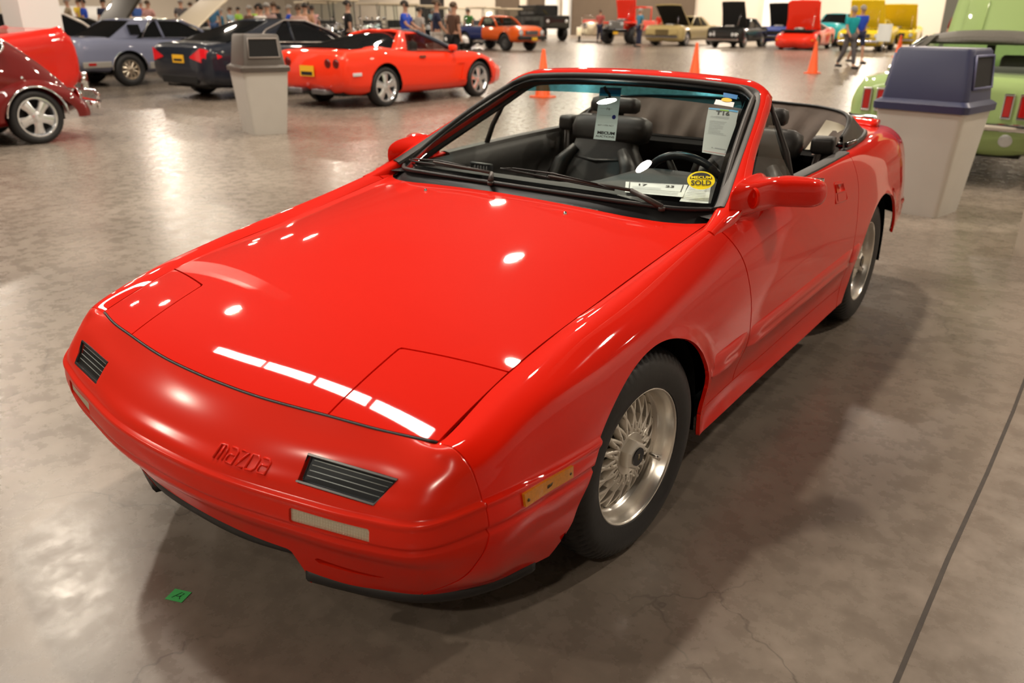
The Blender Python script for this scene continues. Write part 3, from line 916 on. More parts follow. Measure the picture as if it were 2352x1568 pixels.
# ---------------------------------------------------------------- cowl, windscreen, frame
base = [(-.69, 1.56, .872), (-.60, 1.465, .878), (-.45, 1.405, .888), (-.25, 1.375, .894), (0, 1.365, .896), (.25, 1.375, .894), (.45, 1.405, .888), (.60, 1.465, .878), (.69, 1.56, .872)]
head = [(-.545, 2.185, 1.188), (-.50, 2.185, 1.197), (-.38, 2.175, 1.208), (-.2, 2.165, 1.217), (0, 2.16, 1.220), (.2, 2.165, 1.217), (.38, 2.175, 1.208), (.50, 2.185, 1.197), (.545, 2.185, 1.188)]
nb = 60; bc = curve(base, nb); hc_ = curve(head, nb); WS = []
nv = 24
for j in range(nv + 1):
    t = j / nv
    r = bc * (1 - t) + hc_ * t
    bow = .022 * sin(pi * t)
    r = r + np.array([0, -.45, .9]) * bow
    WS.append(r)
WS = np.array(WS)
def wsp(u, t, off=0.0):
    """point on the windscreen; u across -1..1 (left .. right of the picture), t from bottom to top"""
    i = (u + 1) / 2 * (nb - 1); j = t * nv
    i0, j0 = int(min(max(i, 0), nb - 2)), int(min(max(j, 0), nv - 1)); fi, fj = i - i0, j - j0
    a = WS[j0, i0] * (1 - fi) + WS[j0, i0 + 1] * fi; b = WS[j0 + 1, i0] * (1 - fi) + WS[j0 + 1, i0 + 1] * fi
    return Vector(a * (1 - fj) + b * fj) + Vector((0, -.47, .88)) * off
ws = cmk(mk('windscreen', WS.reshape(-1, 3), grid_faces(nv + 1, nb), GLASS, car))
# tinted band and black border on the glass
TINT = glass_mat('blue_tint_band', (.10, .40, .52))
V = [wsp(-1 + 2 * i / 40, .80 + .15 * k / 3, -.0008) for k in range(4) for i in range(41)]
cmk(mk('tint_band', V, grid_faces(4, 41), TINT, ws, label='blue tinted band along the top of the glass'))
def border(u0, u1, t0, t1, nu=30, nt=4):
    V = [wsp(u0 + (u1 - u0) * i / nu, t0 + (t1 - t0) * k / nt, -.0012) for k in range(nt + 1) for i in range(nu + 1)]
    return V, grid_faces(nt + 1, nu + 1)
mb = MB()
mb.add(*border(-1, 1, .925, 1.0)); mb.add(*border(-1, -.945, 0, 1, 3, 24)); mb.add(*border(.955, 1, 0, 1, 3, 24)); mb.add(*border(-1, 1, 0, .045))
for sx in (-1, 1):
    # rounded inner corners
    c0 = [(sx * .95, .93 - .16)] + [(sx * (.95 - .10 * sin(a)), .93 - .16 * (1 - 1 + cos(a)) ) for a in np.linspace(0, pi / 2, 8)] + [(sx * .85, .93)]
    pts = [wsp(sx * .95, .93, -.0012)] + [wsp(sx * (.85 + .10 * cos(a)), .77 + .16 * sin(a), -.0012) for a in np.linspace(0, pi / 2, 9)]
    mb.add(pts, [(0, k, k + 1) for k in range(1, 9)])
cb(mb, 'glass_border', BLKG, ws, smooth=False)
# header + pillars: one continuous swept frame
path = [(.742, 1.38, .832), (.733, 1.48, .858), (.722, 1.56, .886), (.700, 1.66, .930), (.668, 1.80, .994), (.637, 1.94, 1.056), (.604, 2.08, 1.118), (.584, 2.155, 1.155), (.562, 2.200, 1.182), (.520, 2.215, 1.201), (.44, 2.21, 1.213), (.3, 2.205, 1.222), (.15, 2.20, 1.227), (0, 2.198, 1.229)]
path = path + [(-x, y, z) for x, y, z in path[-2::-1]]
PC = curve(path, 150); T = np.gradient(PC, axis=0); T /= np.linalg.norm(T, axis=1, keepdims=True)
rings = []
gn = np.array([0, -.47, .88])
for i, P in enumerate(PC):
    n_ = gn - T[i] * gn.dot(T[i]); n_ /= np.linalg.norm(n_); b_ = np.cross(T[i], n_)
    # b_ points away from the glass (outwards)
    cc = P - np.array([0, 1.9, 1.05]);
    if b_.dot(P - np.array([0, 1.6, .9])) < 0: b_ = -b_
    hd = (1 - float(sstep(.45, .62, abs(P[0]))))
    w0 = .030 * (1 - hd) + .060 * hd
    if abs(P[0]) > .64: w0 = .030 + .020 * float(sstep(.64, .72, abs(P[0]))) - .030 * (1 - float(sstep(1.38, 1.60, P[1])))
    prof = [(-.034, .004), (-.024, .013), (.0, .016), (w0 * .6, .010 - .004 * hd), (w0, -.006 - .020 * hd), (w0 * .9, -.026 - .020 * hd), (0, -.045), (-.028, -.035), (-.036, -.012)]
    rings.append([P + b_ * a + n_ * c for a, c in prof])
mb = MB(); mb.loft(rings)
STRIP = []
for i, P in enumerate(PC):
    n_ = gn - T[i] * gn.dot(T[i]); n_ /= np.linalg.norm(n_); b_ = np.cross(T[i], n_)
    if b_.dot(P - np.array([0, 1.6, .9])) < 0: b_ = -b_
    hd_ = (1 - float(sstep(.45, .62, abs(P[0]))))
    STRIP.append([P + b_ * a_ + n_ * c_ for a_, c_ in ((-.040, .004), (-.036, .014), (-.014 - .014 * hd_, .0205 - .003 * hd_), (-.003 - .020 * hd_, .018), (-.004 - .020 * hd_, .010), (-.034, .0))])
frame = cb(mb, 'windscreen_frame', RED, auto=radians(50))
# black rubber seal inside the frame
mb2 = MB(); mb2.loft(STRIP[8:-8])
cb(mb2, 'frame_moulding', mat('grey_rubber', (.035, .032, .030), .5), frame, auto=radians(50))
mb2 = MB(); mb2.loft([[P + np.array([0, .0, 0]) - gn / np.linalg.norm(gn) * (.036 + .020 * sin(a_)) + np.array([-np.sign(P[0]) * .012 * sstep(.50, .58, abs(P[0])), .012 * (1 - sstep(.50, .58, abs(P[0]))), 0]) * 1.0 + np.array([.030 * cos(a_) * sstep(.50, .58, abs(P[0])), .03 * cos(a_) * (1 - sstep(.50, .58, abs(P[0]))), 0]) for a_ in np.linspace(0, 2 * pi, 10, endpoint=False)] for P in PC[14:-14]])
cb(mb2, 'inner_trim', BLK, frame)
path2 = [(-.69, 1.55, .873)] + [tuple(PC[i]) for i in range(0, 0)]
seal = MB()
sl = [wsp(-1, t, .004) for t in np.linspace(0, .93, 24)] + [wsp(-1 + .03 * k, .93 + .07 * sin(pi / 2 * k / 4), .004) for k in range(1, 5)] + [wsp(u, 1.0, .004) for u in np.linspace(-.86, .86, 40)] + [wsp(1 - .03 * (4 - k), .93 + .07 * sin(pi / 2 * (4 - k) / 4), .004) for k in range(0, 4)] + [wsp(1, t, .004) for t in np.linspace(.93, 0, 24)]
seal.tube(sl, .0095, 8)
cb(seal, 'windscreen_seal', mat('grey_rubber', (.035, .032, .030), .5))
lo = MB(); lo.tube([wsp(u, 0, .002) for u in np.linspace(-1, 1, 40)], .008, 8); cb(lo, 'windscreen_seal', BLK)
# cowl panel below the glass
V = []
for x in np.linspace(-.70, .70, 61):
    yr = hood_rear(x); bz = float(hoodz(x, yr))
    b = bc[int((x + .70) / 1.40 * (nb - 1))]
    V += [(x, yr + .002, bz - .006), (x, yr + .02, bz - .014), (x, b[1] - .01, b[2] - .010), (x, b[1] + .03, b[2] + .002)]
cmk(mk('cowl_panel', V, grid_faces(61, 4), BLK, car))
# wipers
WIP = mat('wiper_brown_black', (.045, .036, .032), .45)
def wiper(pivot, elbow, tip, blade0, blade1):
    mb = MB()
    mb.tube([pivot, Vector(pivot) + Vector((0, 0, .012))], .012, 10)
    mb.tube([Vector(pivot) + Vector((0, 0, .012)), elbow], [.011, .008], 6)
    mb.tube([elbow, tip], [.0065, .0045], 6)
    w = cb(mb, 'wiper_arm', WIP)
    mb = MB()
    P = [Vector(a) for a in blade0]
    mb.tube(P, .0042, 6)
    up = [p + Vector((0, -.004, .010)) for p in P]
    mb.tube([up[1]] + [(up[1] + up[-2]) / 2 + Vector((0, -.002, .008))] + [up[-2]], .003, 5)
    mb.tube([up[-2], P[-1]], .002, 5); mb.tube([up[1], P[0]], .002, 5)
    cb(mb, 'wiper_blade', BLK, w)
def ws_line(u0, t0, u1, t1, n=8, off=.012): return [wsp(u0 + (u1 - u0) * k / n, t0 + (t1 - t0) * k / n, off) for k in range(n + 1)]
wiper((.555, 1.425, .875), wsp(.60, .05, .02), wsp(.18, .065, .022), ws_line(.52, .05, -.12, .085), None)
wiper((-.08, 1.355, .892), wsp(-.13, .035, .022), wsp(-.56, .055, .022), ws_line(-.22, .05, -.86, .05), None)

# ---------------------------------------------------------------- mirrors, side glass, cabin
for s in (1, -1):
    # sail panel at the foot of the pillar + mirror housing
    rings = []
    stations = [  # x, y centre, z centre, half length (y), half height (z), squareness
        (.742, 1.680, .910, .165, .062), (.762, 1.680, .909, .140, .056), (.790, 1.715, .912, .105, .051), (.820, 1.770, .916, .078, .049), (.850, 1.798, .914, .070, .049),
        (.880, 1.825, .911, .062, .048), (.905, 1.845, .908, .052, .046), (.922, 1.856, .906, .042, .040), (.934, 1.863, .905, .027, .028), (.940, 1.866, .904, .008, .010)]
    SP = cr_interp([(q[0], q[1:]) for q in stations], np.linspace(.742, .940, 36))
    for X, (cy, cz, hy, hz) in zip(np.linspace(.742, .940, 36), SP):
        r = []
        for k in range(28):
            a = 2 * pi * k / 28
            ca, sa = cos(a), sin(a)
            ex = .72
            r.append((s * X, cy + hy * math.copysign(abs(ca) ** ex, ca), cz + hz * math.copysign(abs(sa) ** ex, sa)))
        rings.append(r)
    mb = MB(); mb.loft(rings)
    mir = cb(mb, 'wing_mirror', RED)
    # dished inner foot with a sliver of bright metal, as on the front face of the foot
    mb = MB()
    M_ = Matrix.Translation((s * .782, 1.606, .914)) @ Matrix.Rotation(-s * .50, 4, 'Z') @ Matrix.Rotation(pi / 2 - .05, 4, 'X') @ Matrix.Diagonal((.85, 1.0, 1, 1))
    mb.lathe([(.034, -.006), (.033, .002), (.030, .004), (.027, .001), (.025, -.001), (.0001, -.0015)], 36, M_)
    fo = cb(mb, 'mirror_foot', RED, mir)
    mb = MB(); mb.add([M_ @ Vector(p) for p in ((-.014, .020, -.002), (.004, .024, .002), (.013, .010, .0), (.006, -.014, -.004), (-.004, -.004, -.004))], [(0, 1, 2, 3, 4)])
    cb(mb, 'bright_sliver', CHROME, mir, smooth=False)
    mb = MB(); mb.box((s * .860, 1.885, .912), (.12, .006, .075), rz=s * .35, bev=.002); cb(mb, 'mirror_glass', CHROME, mir)
    # sail triangle
    tri = [(.742, 1.46, .868), (.742, 1.86, .882), (.680, 1.78, .985), (.640, 1.93, 1.052), (.672, 1.72, .975), (.705, 1.60, .915)]
    tri = [(.757, 1.455, .862), (.760, 1.62, .870), (.757, 1.90, .876), (.750, 1.80, .884), (.722, 1.765, .925), (.700, 1.79, .970), (.668, 1.87, 1.025), (.645, 1.90, 1.045), (.690, 1.70, .955), (.720, 1.58, .898)]
    mb = MB(); V = [(s * x, y, z) for x, y, z in tri]; V2 = [(s * (x - .012), y, z - .003) for x, y, z in tri]
    n = len(tri)
    mb.add(V + V2, [tuple(range(n)), tuple(range(n, 2 * n))[::-1]] + [(k, (k + 1) % n, n + (k + 1) % n, n + k) for k in range(n)])
    cb(mb, 'sail_panel', RED, auto=radians(35))
    # quarter light: fixed triangular glass with its post
    P0, P1 = Vector((s * .738, 2.16, .884)), Vector((s * .600, 2.20, 1.150))
    mb = MB(); mb.tube([P0 - Vector((0, 0, .03)), P0 + (P1 - P0) * .35 + Vector((s * .006, 0, 0)), P0 + (P1 - P0) * .75 + Vector((s * .004, 0, 0)), P1], [.013, .012, .010, .008], 8)
    post = cb(mb, 'quarter_light_post', mat('grey_rubber', (.035, .032, .030), .5))
    gl = [(.735, 1.86, .880), (.738, 2.15, .886), (.672, 2.18, 1.020), (.600, 2.19, 1.150), (.612, 2.05, 1.100), (.650, 1.89, 1.030), (.695, 1.78, .955), (.715, 1.77, .92)]
    cmk(mk('quarter_light_glass', [(s * x, y, z) for x, y, z in gl], [tuple(range(8))], GLASS, car, False))
    # belt rail of the door
    rings = []
    for t in np.linspace(0, 1, 30):
        y = 1.86 + 1.0 * t
        x = float(sp1([1.8, 2.4, 2.9], [.735, .748, .742], y)); z = float(sp1([1.8, 2.4, 2.9], [.878, .893, .902], y))
        rings.append([(s * (x + a), y, z + c) for a, c in ((.016, -.012), (.012, .006), (-.010, .010), (-.034, .006), (-.045, -.02), (-.02, -.03))])
    mb = MB(); mb.loft(rings); cb(mb, 'belt_rail', mat('grey_rubber', (.035, .032, .030), .5), auto=radians(40))
    mb = MB()
    # inner door card with arm rest
    rings = []
    for t in np.linspace(0, 1, 24):
        y = 1.62 + 1.22 * t
        arm = .05 * float(sstep(.10, .35, t)) * float(1 - sstep(.85, 1, t))
        prof = [(-.038, .872 + .02 * t), (-.062, .850 + .02 * t), (-.072, .78), (-.070 , .70), (-.085 - arm, .665), (-.088 - arm, .635), (-.070, .60), (-.075, .40), (-.07, .26)]
        rings.append([(s * (.735 + a), y, z) for a, z in prof])
    mb.loft(rings, closed=False, cap=False)
    cb(mb, 'door_card', LEATHER)

# cabin tub
mb = MB()
mb.box((0, 2.3, .255), (1.46, 1.8, .03)); mb.box((0, 1.50, .50), (1.40, .03, .62)); mb.box((0, 2.35, .42), (.24, 1.5, .30), bev=.04)
mb.box((0, 3.02, .55), (1.40, .03, .66)); mb.box((0, 2.98, .86), (1.30, .25, .03))
cb(mb, 'cabin_floor', SHADOWBLK, smooth=False)
# dashboard: lofted across the car
rings = []
for x in np.linspace(-.70, .70, 57):
    b = float(np.exp(-((x - .36) / .21) ** 4))      # instrument hood
    p = float(np.exp(-((x + .66) / .10) ** 2))
    zt = .862 + .048 * b
    q_ = (1 - float(sstep(-.05, .14, x))) * .030
    prof = [(1.50, .858), (1.58, .868), (1.70, .868 + .022 * b - q_ * .3), (1.80, zt - q_), (1.88 + .05 * b, zt + .002 * b - q_ * 1.5), (1.915 + .075 * b, zt - .022 - q_ * 1.5), (1.93 + .05 * b, zt - .05 - q_), (1.90, .75), (1.905, .66), (1.86, .55), (1.70, .50)]
    if abs(x) > .64: prof = [(y - .02 * (abs(x) - .64) / .06, z) for y, z in prof]
    rings.append([(x, y, z) for y, z in prof])
mb = MB(); mb.loft(rings, closed=False, cap=False)
dash = cb(mb, 'dashboard', DASH)
# side vents
for s in (1, -1):
    mb = MB(); c = Vector((s * .595, 1.955, .795))
    for d in ((-.055, 0), (.055, 0)): mb.box(c + Vector((d[0], 0, 0)), (.010, .022, .082), bev=.003)
    for d in ((0, -.038), (0, .038)): mb.box(c + Vector((0, 0, d[1])), (.118, .022, .010), bev=.003)
    for k in range(6): mb.box(c + Vector((-.042 + k * .0168, .002, 0)), (.004, .016, .07))
    for k in range(2): mb.box(c + Vector((0, -.004, -.013 + k * .026)), (.10, .010, .003))
    cb(mb, 'side_vent', mat('vent_grey', (.06, .065, .07), .4), dash)
# raised leading edge of the passenger tray, as seen through the glass
# steering wheel
wc = Vector((.36, 2.06, .790)); MW = Matrix.Translation(wc) @ Matrix.Rotation(-radians(66), 4, 'X')
mb = MB(); mb.tube([MW @ Vector((.186 * cos(2 * pi * k / 48), .186 * sin(2 * pi * k / 48), 0)) for k in range(48)], .0155, 10, closed=True)
sw = cb(mb, 'steering_wheel', mat('wheel_leather', (.012, .014, .018), .28))
mb = MB()
for a in (0.15, pi - .15, -pi / 2 + .35, -pi / 2 - .35):
    mb.tube([MW @ Vector((.04 * cos(a), .04 * sin(a), -.012)), MW @ Vector((.18 * cos(a), .18 * sin(a), 0))], [.020, .012], 8)
mb.lathe([(.0001, .018), (.05, .014), (.062, .0), (.05, -.04), (.03, -.2)], 24, MW)
cb(mb, 'wheel_spokes', LEATHER, sw)
# seats
def slab(rings_def, n=26, e=.55):
    """rings: (centre, half width x, half depth, normal frame dir) lofted with a squarish section"""
    R = []
    for c, hw, hd, up in rings_def:
        c = Vector(c); u = Vector(up).normalized(); f = Vector((0, 1, 0)); f = (f - u * f.dot(u)).normalized(); r = []
        for k in range(n):
            a = 2 * pi * k / n; ca, sa = cos(a), sin(a)
            r.append(c + Vector((1, 0, 0)) * hw * math.copysign(abs(ca) ** e, ca) + f * hd * math.copysign(abs(sa) ** e, sa))
        R.append(r)
    return R
for s in (-1, 1):
    X = .37 * s
    mb = MB()
    up = Vector((0, .30, 1))
    pts = [((X, 2.52, .40), .20, .06), ((X, 2.54, .46), .235, .085), ((X, 2.60, .62), .245, .085), ((X, 2.66, .78), .225, .075), ((X, 2.685, .845), .175, .06), ((X, 2.69, .868), .17, .055)]
    mb.loft(slab([(c, a, b, up) for c, a, b in pts]))
    seat = cb(mb, 'seat_back', LEATHER, auto=radians(60))
    mb = MB()
    # bolsters and pleats
    for q in (-1, 1):
        mb.tube([(X + q * .20, 2.46, .44), (X + q * .215, 2.50, .60), (X + q * .19, 2.575, .77), (X + q * .13, 2.615, .845)], [.035, .048, .042, .025], 10)
    mb.tube([(X - .15, 2.60, .800), (X, 2.585, .79), (X + .15, 2.60, .80)], .010, 6)
    cb(mb, 'seat_bolster', LEATHER, seat)
    mb = MB()
    pts = [((X, 2.70, .868), .17, .05), ((X, 2.72, .885), .205, .068), ((X, 2.735, .93), .215, .075), ((X, 2.75, .975), .205, .068), ((X, 2.755, .992), .17, .05)]
    mb.loft(slab([(c, a, b, (0, .2, 1)) for c, a, b in pts])); cb(mb, 'seat_shoulder', LEATHER, seat)
    mb = MB()
    pts = [((X - .01, 2.765, .995), .05, .03), ((X - .01, 2.768, 1.004), .05, .03), ((X - .01, 2.77, 1.006), .115, .04), ((X - .01, 2.775, 1.018), .130, .052), ((X - .01, 2.78, 1.045), .132, .055), ((X - .01, 2.785, 1.070), .125, .048), ((X - .01, 2.787, 1.080), .10, .03)]
    mb.loft(slab([(c, a, b, (0, .1, 1)) for c, a, b in pts])); cb(mb, 'headrest', LEATHER, seat)
    mb = MB(); mb.box((X, 2.32, .42), (.48, .50, .14), bev=.05, rx=.08); cb(mb, 'seat_cushion', LEATHER, seat)
    # belt tower and strap behind the door
    mb = MB(); mb.box((s * .655, 2.80, .935), (.10, .10, .075), rz=.2 * s, bev=.02); mb.box((s * .675, 2.84, .84), (.07, .12, .16), bev=.02)
    bt = cb(mb, 'belt_guide', LEATHER)
    mb = MB(); mb.tube([(s * .64, 2.76, .90), (s * .62, 2.72, .70), (s * .60, 2.66, .42)], .006, 4); mb.tube([(s * .66, 2.76, .90), (s * .64, 2.72, .70), (s * .62, 2.66, .42)], .006, 4)
    mb.add([(s * .64, 2.76, .90), (s * .66, 2.76, .90), (s * .64, 2.72, .70), (s * .62, 2.72, .70)], [(0, 1, 2, 3)])
    cb(mb, 'seat_belt', mat('belt_webbing', (.05, .04, .035), .7), bt)
mb = MB(); mb.box((0, 2.2, .60), (.22, .55, .10), bev=.03); mb.tube([(0, 2.08, .64), (0, 2.07, .72)], [.012, .022], 10); cb(mb, 'centre_console', DASH)

# folded roof: a U shaped stack round the back of the cabin
outer = curve([(.715, 2.90, .905), (.712, 3.10, .915), (.690, 3.35, .925), (.625, 3.58, .925), (.45, 3.72, .925), (.22, 3.76, .925), (0, 3.77, .925)], 34)
crest = curve([(.680, 2.98, .945), (.675, 3.08, .995), (.635, 3.18, 1.028), (.52, 3.26, 1.044), (.33, 3.29, 1.052), (.16, 3.30, 1.055), (0, 3.30, 1.055)], 34)
inner = curve([(.640, 2.93, .83), (.590, 2.99, .80), (.52, 3.04, .78), (.42, 3.07, .76), (.28, 3.08, .75), (.14, 3.08, .75), (0, 3.08, .75)], 34)
def ustrip(ts, fn):
    rows = []
    for k in range(34):
        rows.append([fn(outer[k], crest[k], inner[k], t, k) for t in ts])
    rows = rows + [[p * [-1, 1, 1] for p in r] for r in rows[-2::-1]]
    return rows
def lid_fn(o, c, i, t, k):
    return o + (c - o) * t + np.array([0, 0, .035 * sin(pi * t)])
def lin_fn(o, c, i, t, k):
    w = .018 * sin(k * 1.3 + 2 * t) * sin(pi * t) + .016 * sin(k * .5 + 6 * t) * (1 - abs(2 * t - 1))
    return c + (i - c) * t + np.array([0, w - .05 * sin(pi * t), -.0])
BOOT = mat('dark_vinyl_boot', (.040, .036, .031), .36, noise=.3, nscale=25)
mb = MB(); mb.loft(ustrip(np.linspace(0, 1, 9), lid_fn), closed=False, cap=False)
stack = cb(mb, 'folded_roof', BOOT)
mb = MB(); mb.loft(ustrip(np.linspace(0, 1, 9), lin_fn), closed=False, cap=False)
cb(mb, 'roof_lining', TOPCLOTH, stack, label='crumpled brown grey lining of the folded roof')
mb = MB()
tw = [crest[k] + np.array([0, .0, .004]) for k in range(34)]; tw = tw + [p * [-1, 1, 1] for p in tw[-2::-1]]
mb.tube(tw, .008, 6)
tw = [outer[k] + np.array([0, 0, -.004]) for k in range(34)]; tw = tw + [p * [-1, 1, 1] for p in tw[-2::-1]]
mb.tube(tw, .013, 8)
cb(mb, 'roof_piping', BLK, stack)
# pale curved panel of the roof stack behind the driver's side
CREAM = mat('cream_lining', (.50, .45, .34), .45)
rings = []
for t in np.linspace(0, 1, 14):
    a = np.array([.530, 2.97, .885]) * (1 - t) + np.array([.565, 3.12, 1.008]) * t + np.array([-.004, .03, .0]) * sin(pi * t)
    b = np.array([.655, 2.95, .885]) * (1 - t) + np.array([.668, 3.05, .995]) * t + np.array([.040, .01, 0]) * sin(pi * t)
    rings.append([a * (1 - q) + b * q + np.array([0, .02 * sin(pi * q), 0]) for q in np.linspace(0, 1, 7)])
mb = MB(); mb.loft(rings, closed=False, cap=False); cb(mb, 'pale_roof_panel', CREAM, stack)
mb = MB(); mb.tube([(.66, 2.92, .90), (.64, 2.98, .935), (.655, 3.05, .93), (.69, 3.10, .925)], .014, 8); mb.box((.70, 3.02, .925), (.05, .16, .02), bev=.008)
mb.tube([(-.66, 2.92, .90), (-.64, 2.98, .935), (-.655, 3.05, .93), (-.69, 3.10, .925)], .014, 8)
cb(mb, 'roof_hinge', BLKG, stack)
# boot lid and rear deck
V = []; rows_ = 0
for t in np.linspace(0, 1, 22):
    for q in np.linspace(-1, 1, 41):
        aq = abs(q)
        yr_ = float(sp1([0, .4, .59, .64], [4.13, 4.11, 4.06, 3.96], aq * .63)); yf_ = 3.40
        y = yf_ + (yr_ - yf_) * t
        xe = float(sp1([2.8, 3.10, 3.5, 3.9, 4.06, 4.2], [.73, .71, .665, .620, .590, .57], y))
        ze = float(sp1([2.8, 3.10, 3.5, 3.9, 4.15], [.900, .905, .912, .905, .90], y))
        V.append((q * xe, y, ze + .014 * (1 - q * q) * (1 - t * .6)))
bl = cmk(mk('boot_lid', V, grid_faces(22, 41), RED, car))
sp_ = [[(x, 3.98 + a - .10 * (x / .62) ** 4, .900 + b) for a, b in ((0, .0), (.02, .022), (.09, .040), (.12, .034), (.13, .015), (.10, -.005))] for x in np.linspace(-.62, .62, 31)]
mb = MB(); mb.loft(sp_); cb(mb, 'boot_spoiler', RED, bl)
# rear quarter tops beside the folded roof
for s in (1, -1):
    rings = []
    for y in np.linspace(2.80, 3.62, 20):
        xe = float(sp1([2.8, 3.10, 3.5, 3.9], [.73, .71, .665, .620], y)); ze = float(sp1([2.8, 3.10, 3.5, 3.9], [.900, .905, .912, .905], y))
        rings.append([(s * (xe + .01), y, ze - .004), (s * (xe - .05), y, ze), (s * (xe - .12), y, ze - .01)])
    mb = MB(); mb.loft(rings, closed=False, cap=False); cb(mb, 'quarter_top', RED)
# rear lamps, plain
for s in (1, -1):
    mb = MB(); mb.box((s * .55, 4.245, .70), (.26, .03, .12), rz=-s * .1, bev=.01); cb(mb, 'tail_lamp', mat('red_lens', (.35, .01, .01), .1, 0, 1), label='red tail lamp')

# ---------------------------------------------------------------- papers and stickers
def text_geo(txt, bold=0.0, shear=0.0):
    cu = bpy.data.curves.new('t', 'FONT'); cu.body = txt; cu.offset = bold; cu.shear = shear; cu.resolution_u = 3
    o = bpy.data.objects.new('t', cu); COL.objects.link(o)
    dg = bpy.context.evaluated_depsgraph_get(); dg.update()
    me = o.evaluated_get(dg).to_mesh()
    V = [tuple(v.co) for v in me.vertices]; F = [tuple(p.vertices) for p in me.polygons]
    o.evaluated_get(dg).to_mesh_clear(); bpy.data.objects.remove(o)
    if not V: return [], []
    A = np.array(V); mn, mx = A.min(0), A.max(0); A = (A - mn) / np.maximum(mx - mn, 1e-6)
    return A[:, :2], F
def flat(mb, fn, u0, u1, v0, v1, nu=6, nv=6):
    V = [fn(u0 + (u1 - u0) * i / nu, v0 + (v1 - v0) * j / nv) for j in range(nv + 1) for i in range(nu + 1)]
    mb.add(V, grid_faces(nv + 1, nu + 1)); return mb
def put_text(mb, txt, fn, u0, u1, v0, v1, bold=0.0, shear=0.0):
    A, F = text_geo(txt, bold, shear)
    if len(A): mb.add([fn(u0 + (u1 - u0) * a, v0 + (v1 - v0) * b) for a, b in A], F)
    return mb
def bil(c):
    c = [Vector(p) for p in c]
    return lambda u, v, o=None: c[0] * (1 - u) * (1 - v) + c[1] * u * (1 - v) + c[2] * u * v + c[3] * (1 - u) * v
def sheet(fn, name, m, label, cat, group=None, n=Vector((0, -.47, .88)), th=.0006):
    mb = MB(); flat(mb, fn, 0, 1, 0, 1); k = len(mb.V)
    o = mb.build(name, m, None, False); return o
GREY = mat('grey_print', (.35, .36, .38), .6)
# sheet T16 : corners on the glass (u,t) bottom-left, bottom-right, top-right, top-left
uvq = [(.825, .39), (.985, .375), (.935, .78), (.745, .77)]
def on_glass(uvq, off):
    def f(u, v):
        a = [np.array(q) for q in uvq]
        p = a[0] * (1 - u) * (1 - v) + a[1] * u * (1 - v) + a[2] * u * v + a[3] * (1 - u) * v
        return wsp(p[0], p[1], off)
    return f
IN = -.004
def thing_mesh(mb, name, m, label, cat, group=None, mats=None):
    o = mb.build(name, m, None, False, mats=mats); return prop(o, label, cat, group)
e = empty('window_sheet', CAR0, 0, 'white printed T16 sheet taped inside the windscreen, on its right side', 'paper')
def epart(mb, name, m, label=None, par=None):
    return cmk(mb.build(name, m, par or e, False, label=label))
f0 = on_glass(uvq, IN); f1 = on_glass(uvq, IN + .0012)
epart(flat(MB(), f0, 0, 1, 0, 1, 8, 8), 'paper_sheet', PAPER)
epart(flat(MB(), f1, .02, .98, .955, .995), 'header_strip', mat('light_blue_ink', (.10, .35, .65), .5)); epart(flat(MB(), on_glass(uvq, IN + .0016), .38, .68, .945, .98, 2, 1), 'header_logo', mat('green_ink', (.25, .45, .05), .5))
mb = MB(); put_text(mb, 'T16', f1, .27, .73, .84, .94, .03)
epart(mb, 'sheet_title', INK)
mb = MB(); r_ = random.Random(2)
for k in range(16):
    v = .79 - k * .026; w = r_.uniform(.25, .62)
    if k in (2, 3): continue
    flat(mb, f1, .12, .12 + w, v, v + .006, 4, 1)
flat(mb, f1, .30, .75, .80, .808, 2, 1); flat(mb, f1, .42, .80, .115, .13, 2, 1); flat(mb, f1, .78, .92, .06, .10, 2, 1); flat(mb, f1, .3, .35, .115, .13, 1, 1)
epart(mb, 'sheet_print', GREY)
epart(flat(MB(), f1, .05, .95, .03, .036, 4, 1), 'red_rule', mat('red_ink', (.6, .12, .12), .5))
# small stickers above it
g1 = on_glass([(.80, .885), (.895, .88), (.89, .925), (.79, .93)], IN + .0045)
prop(thing_mesh(flat(MB(), g1, 0, 1, 0, 1, 4, 2), 'blue_sticker', mat('blue_sticker', (.01, .16, .42), .4), 'small blue rectangular sticker in the upper right corner of the windscreen', 'sticker'))
g1 = on_glass([(.77, .80), (.895, .795), (.89, .845), (.765, .85)], IN + .0045)
mb = flat(MB(), g1, 0, 1, 0, 1, 4, 2)
thing_mesh(mb, 'white_sticker', mat('bright_white', (.88, .84, .86), .4), 'small white sticker just below the blue one on the windscreen', 'sticker')
g1 = on_glass([(.80, .835), (.87, .835), (.87, .877), (.80, .877)], IN + .0060)
pts = [g1(.5 + .5 * cos(2 * pi * k / 24), .5 + .5 * sin(2 * pi * k / 24)) for k in range(24)]
thing_mesh(MB().add(pts, [tuple(range(24))]), 'yellow_sticker', mat('yellow_sticker', (.80, .52, .02), .4), 'tiny round yellow sticker between the blue and white ones', 'sticker')
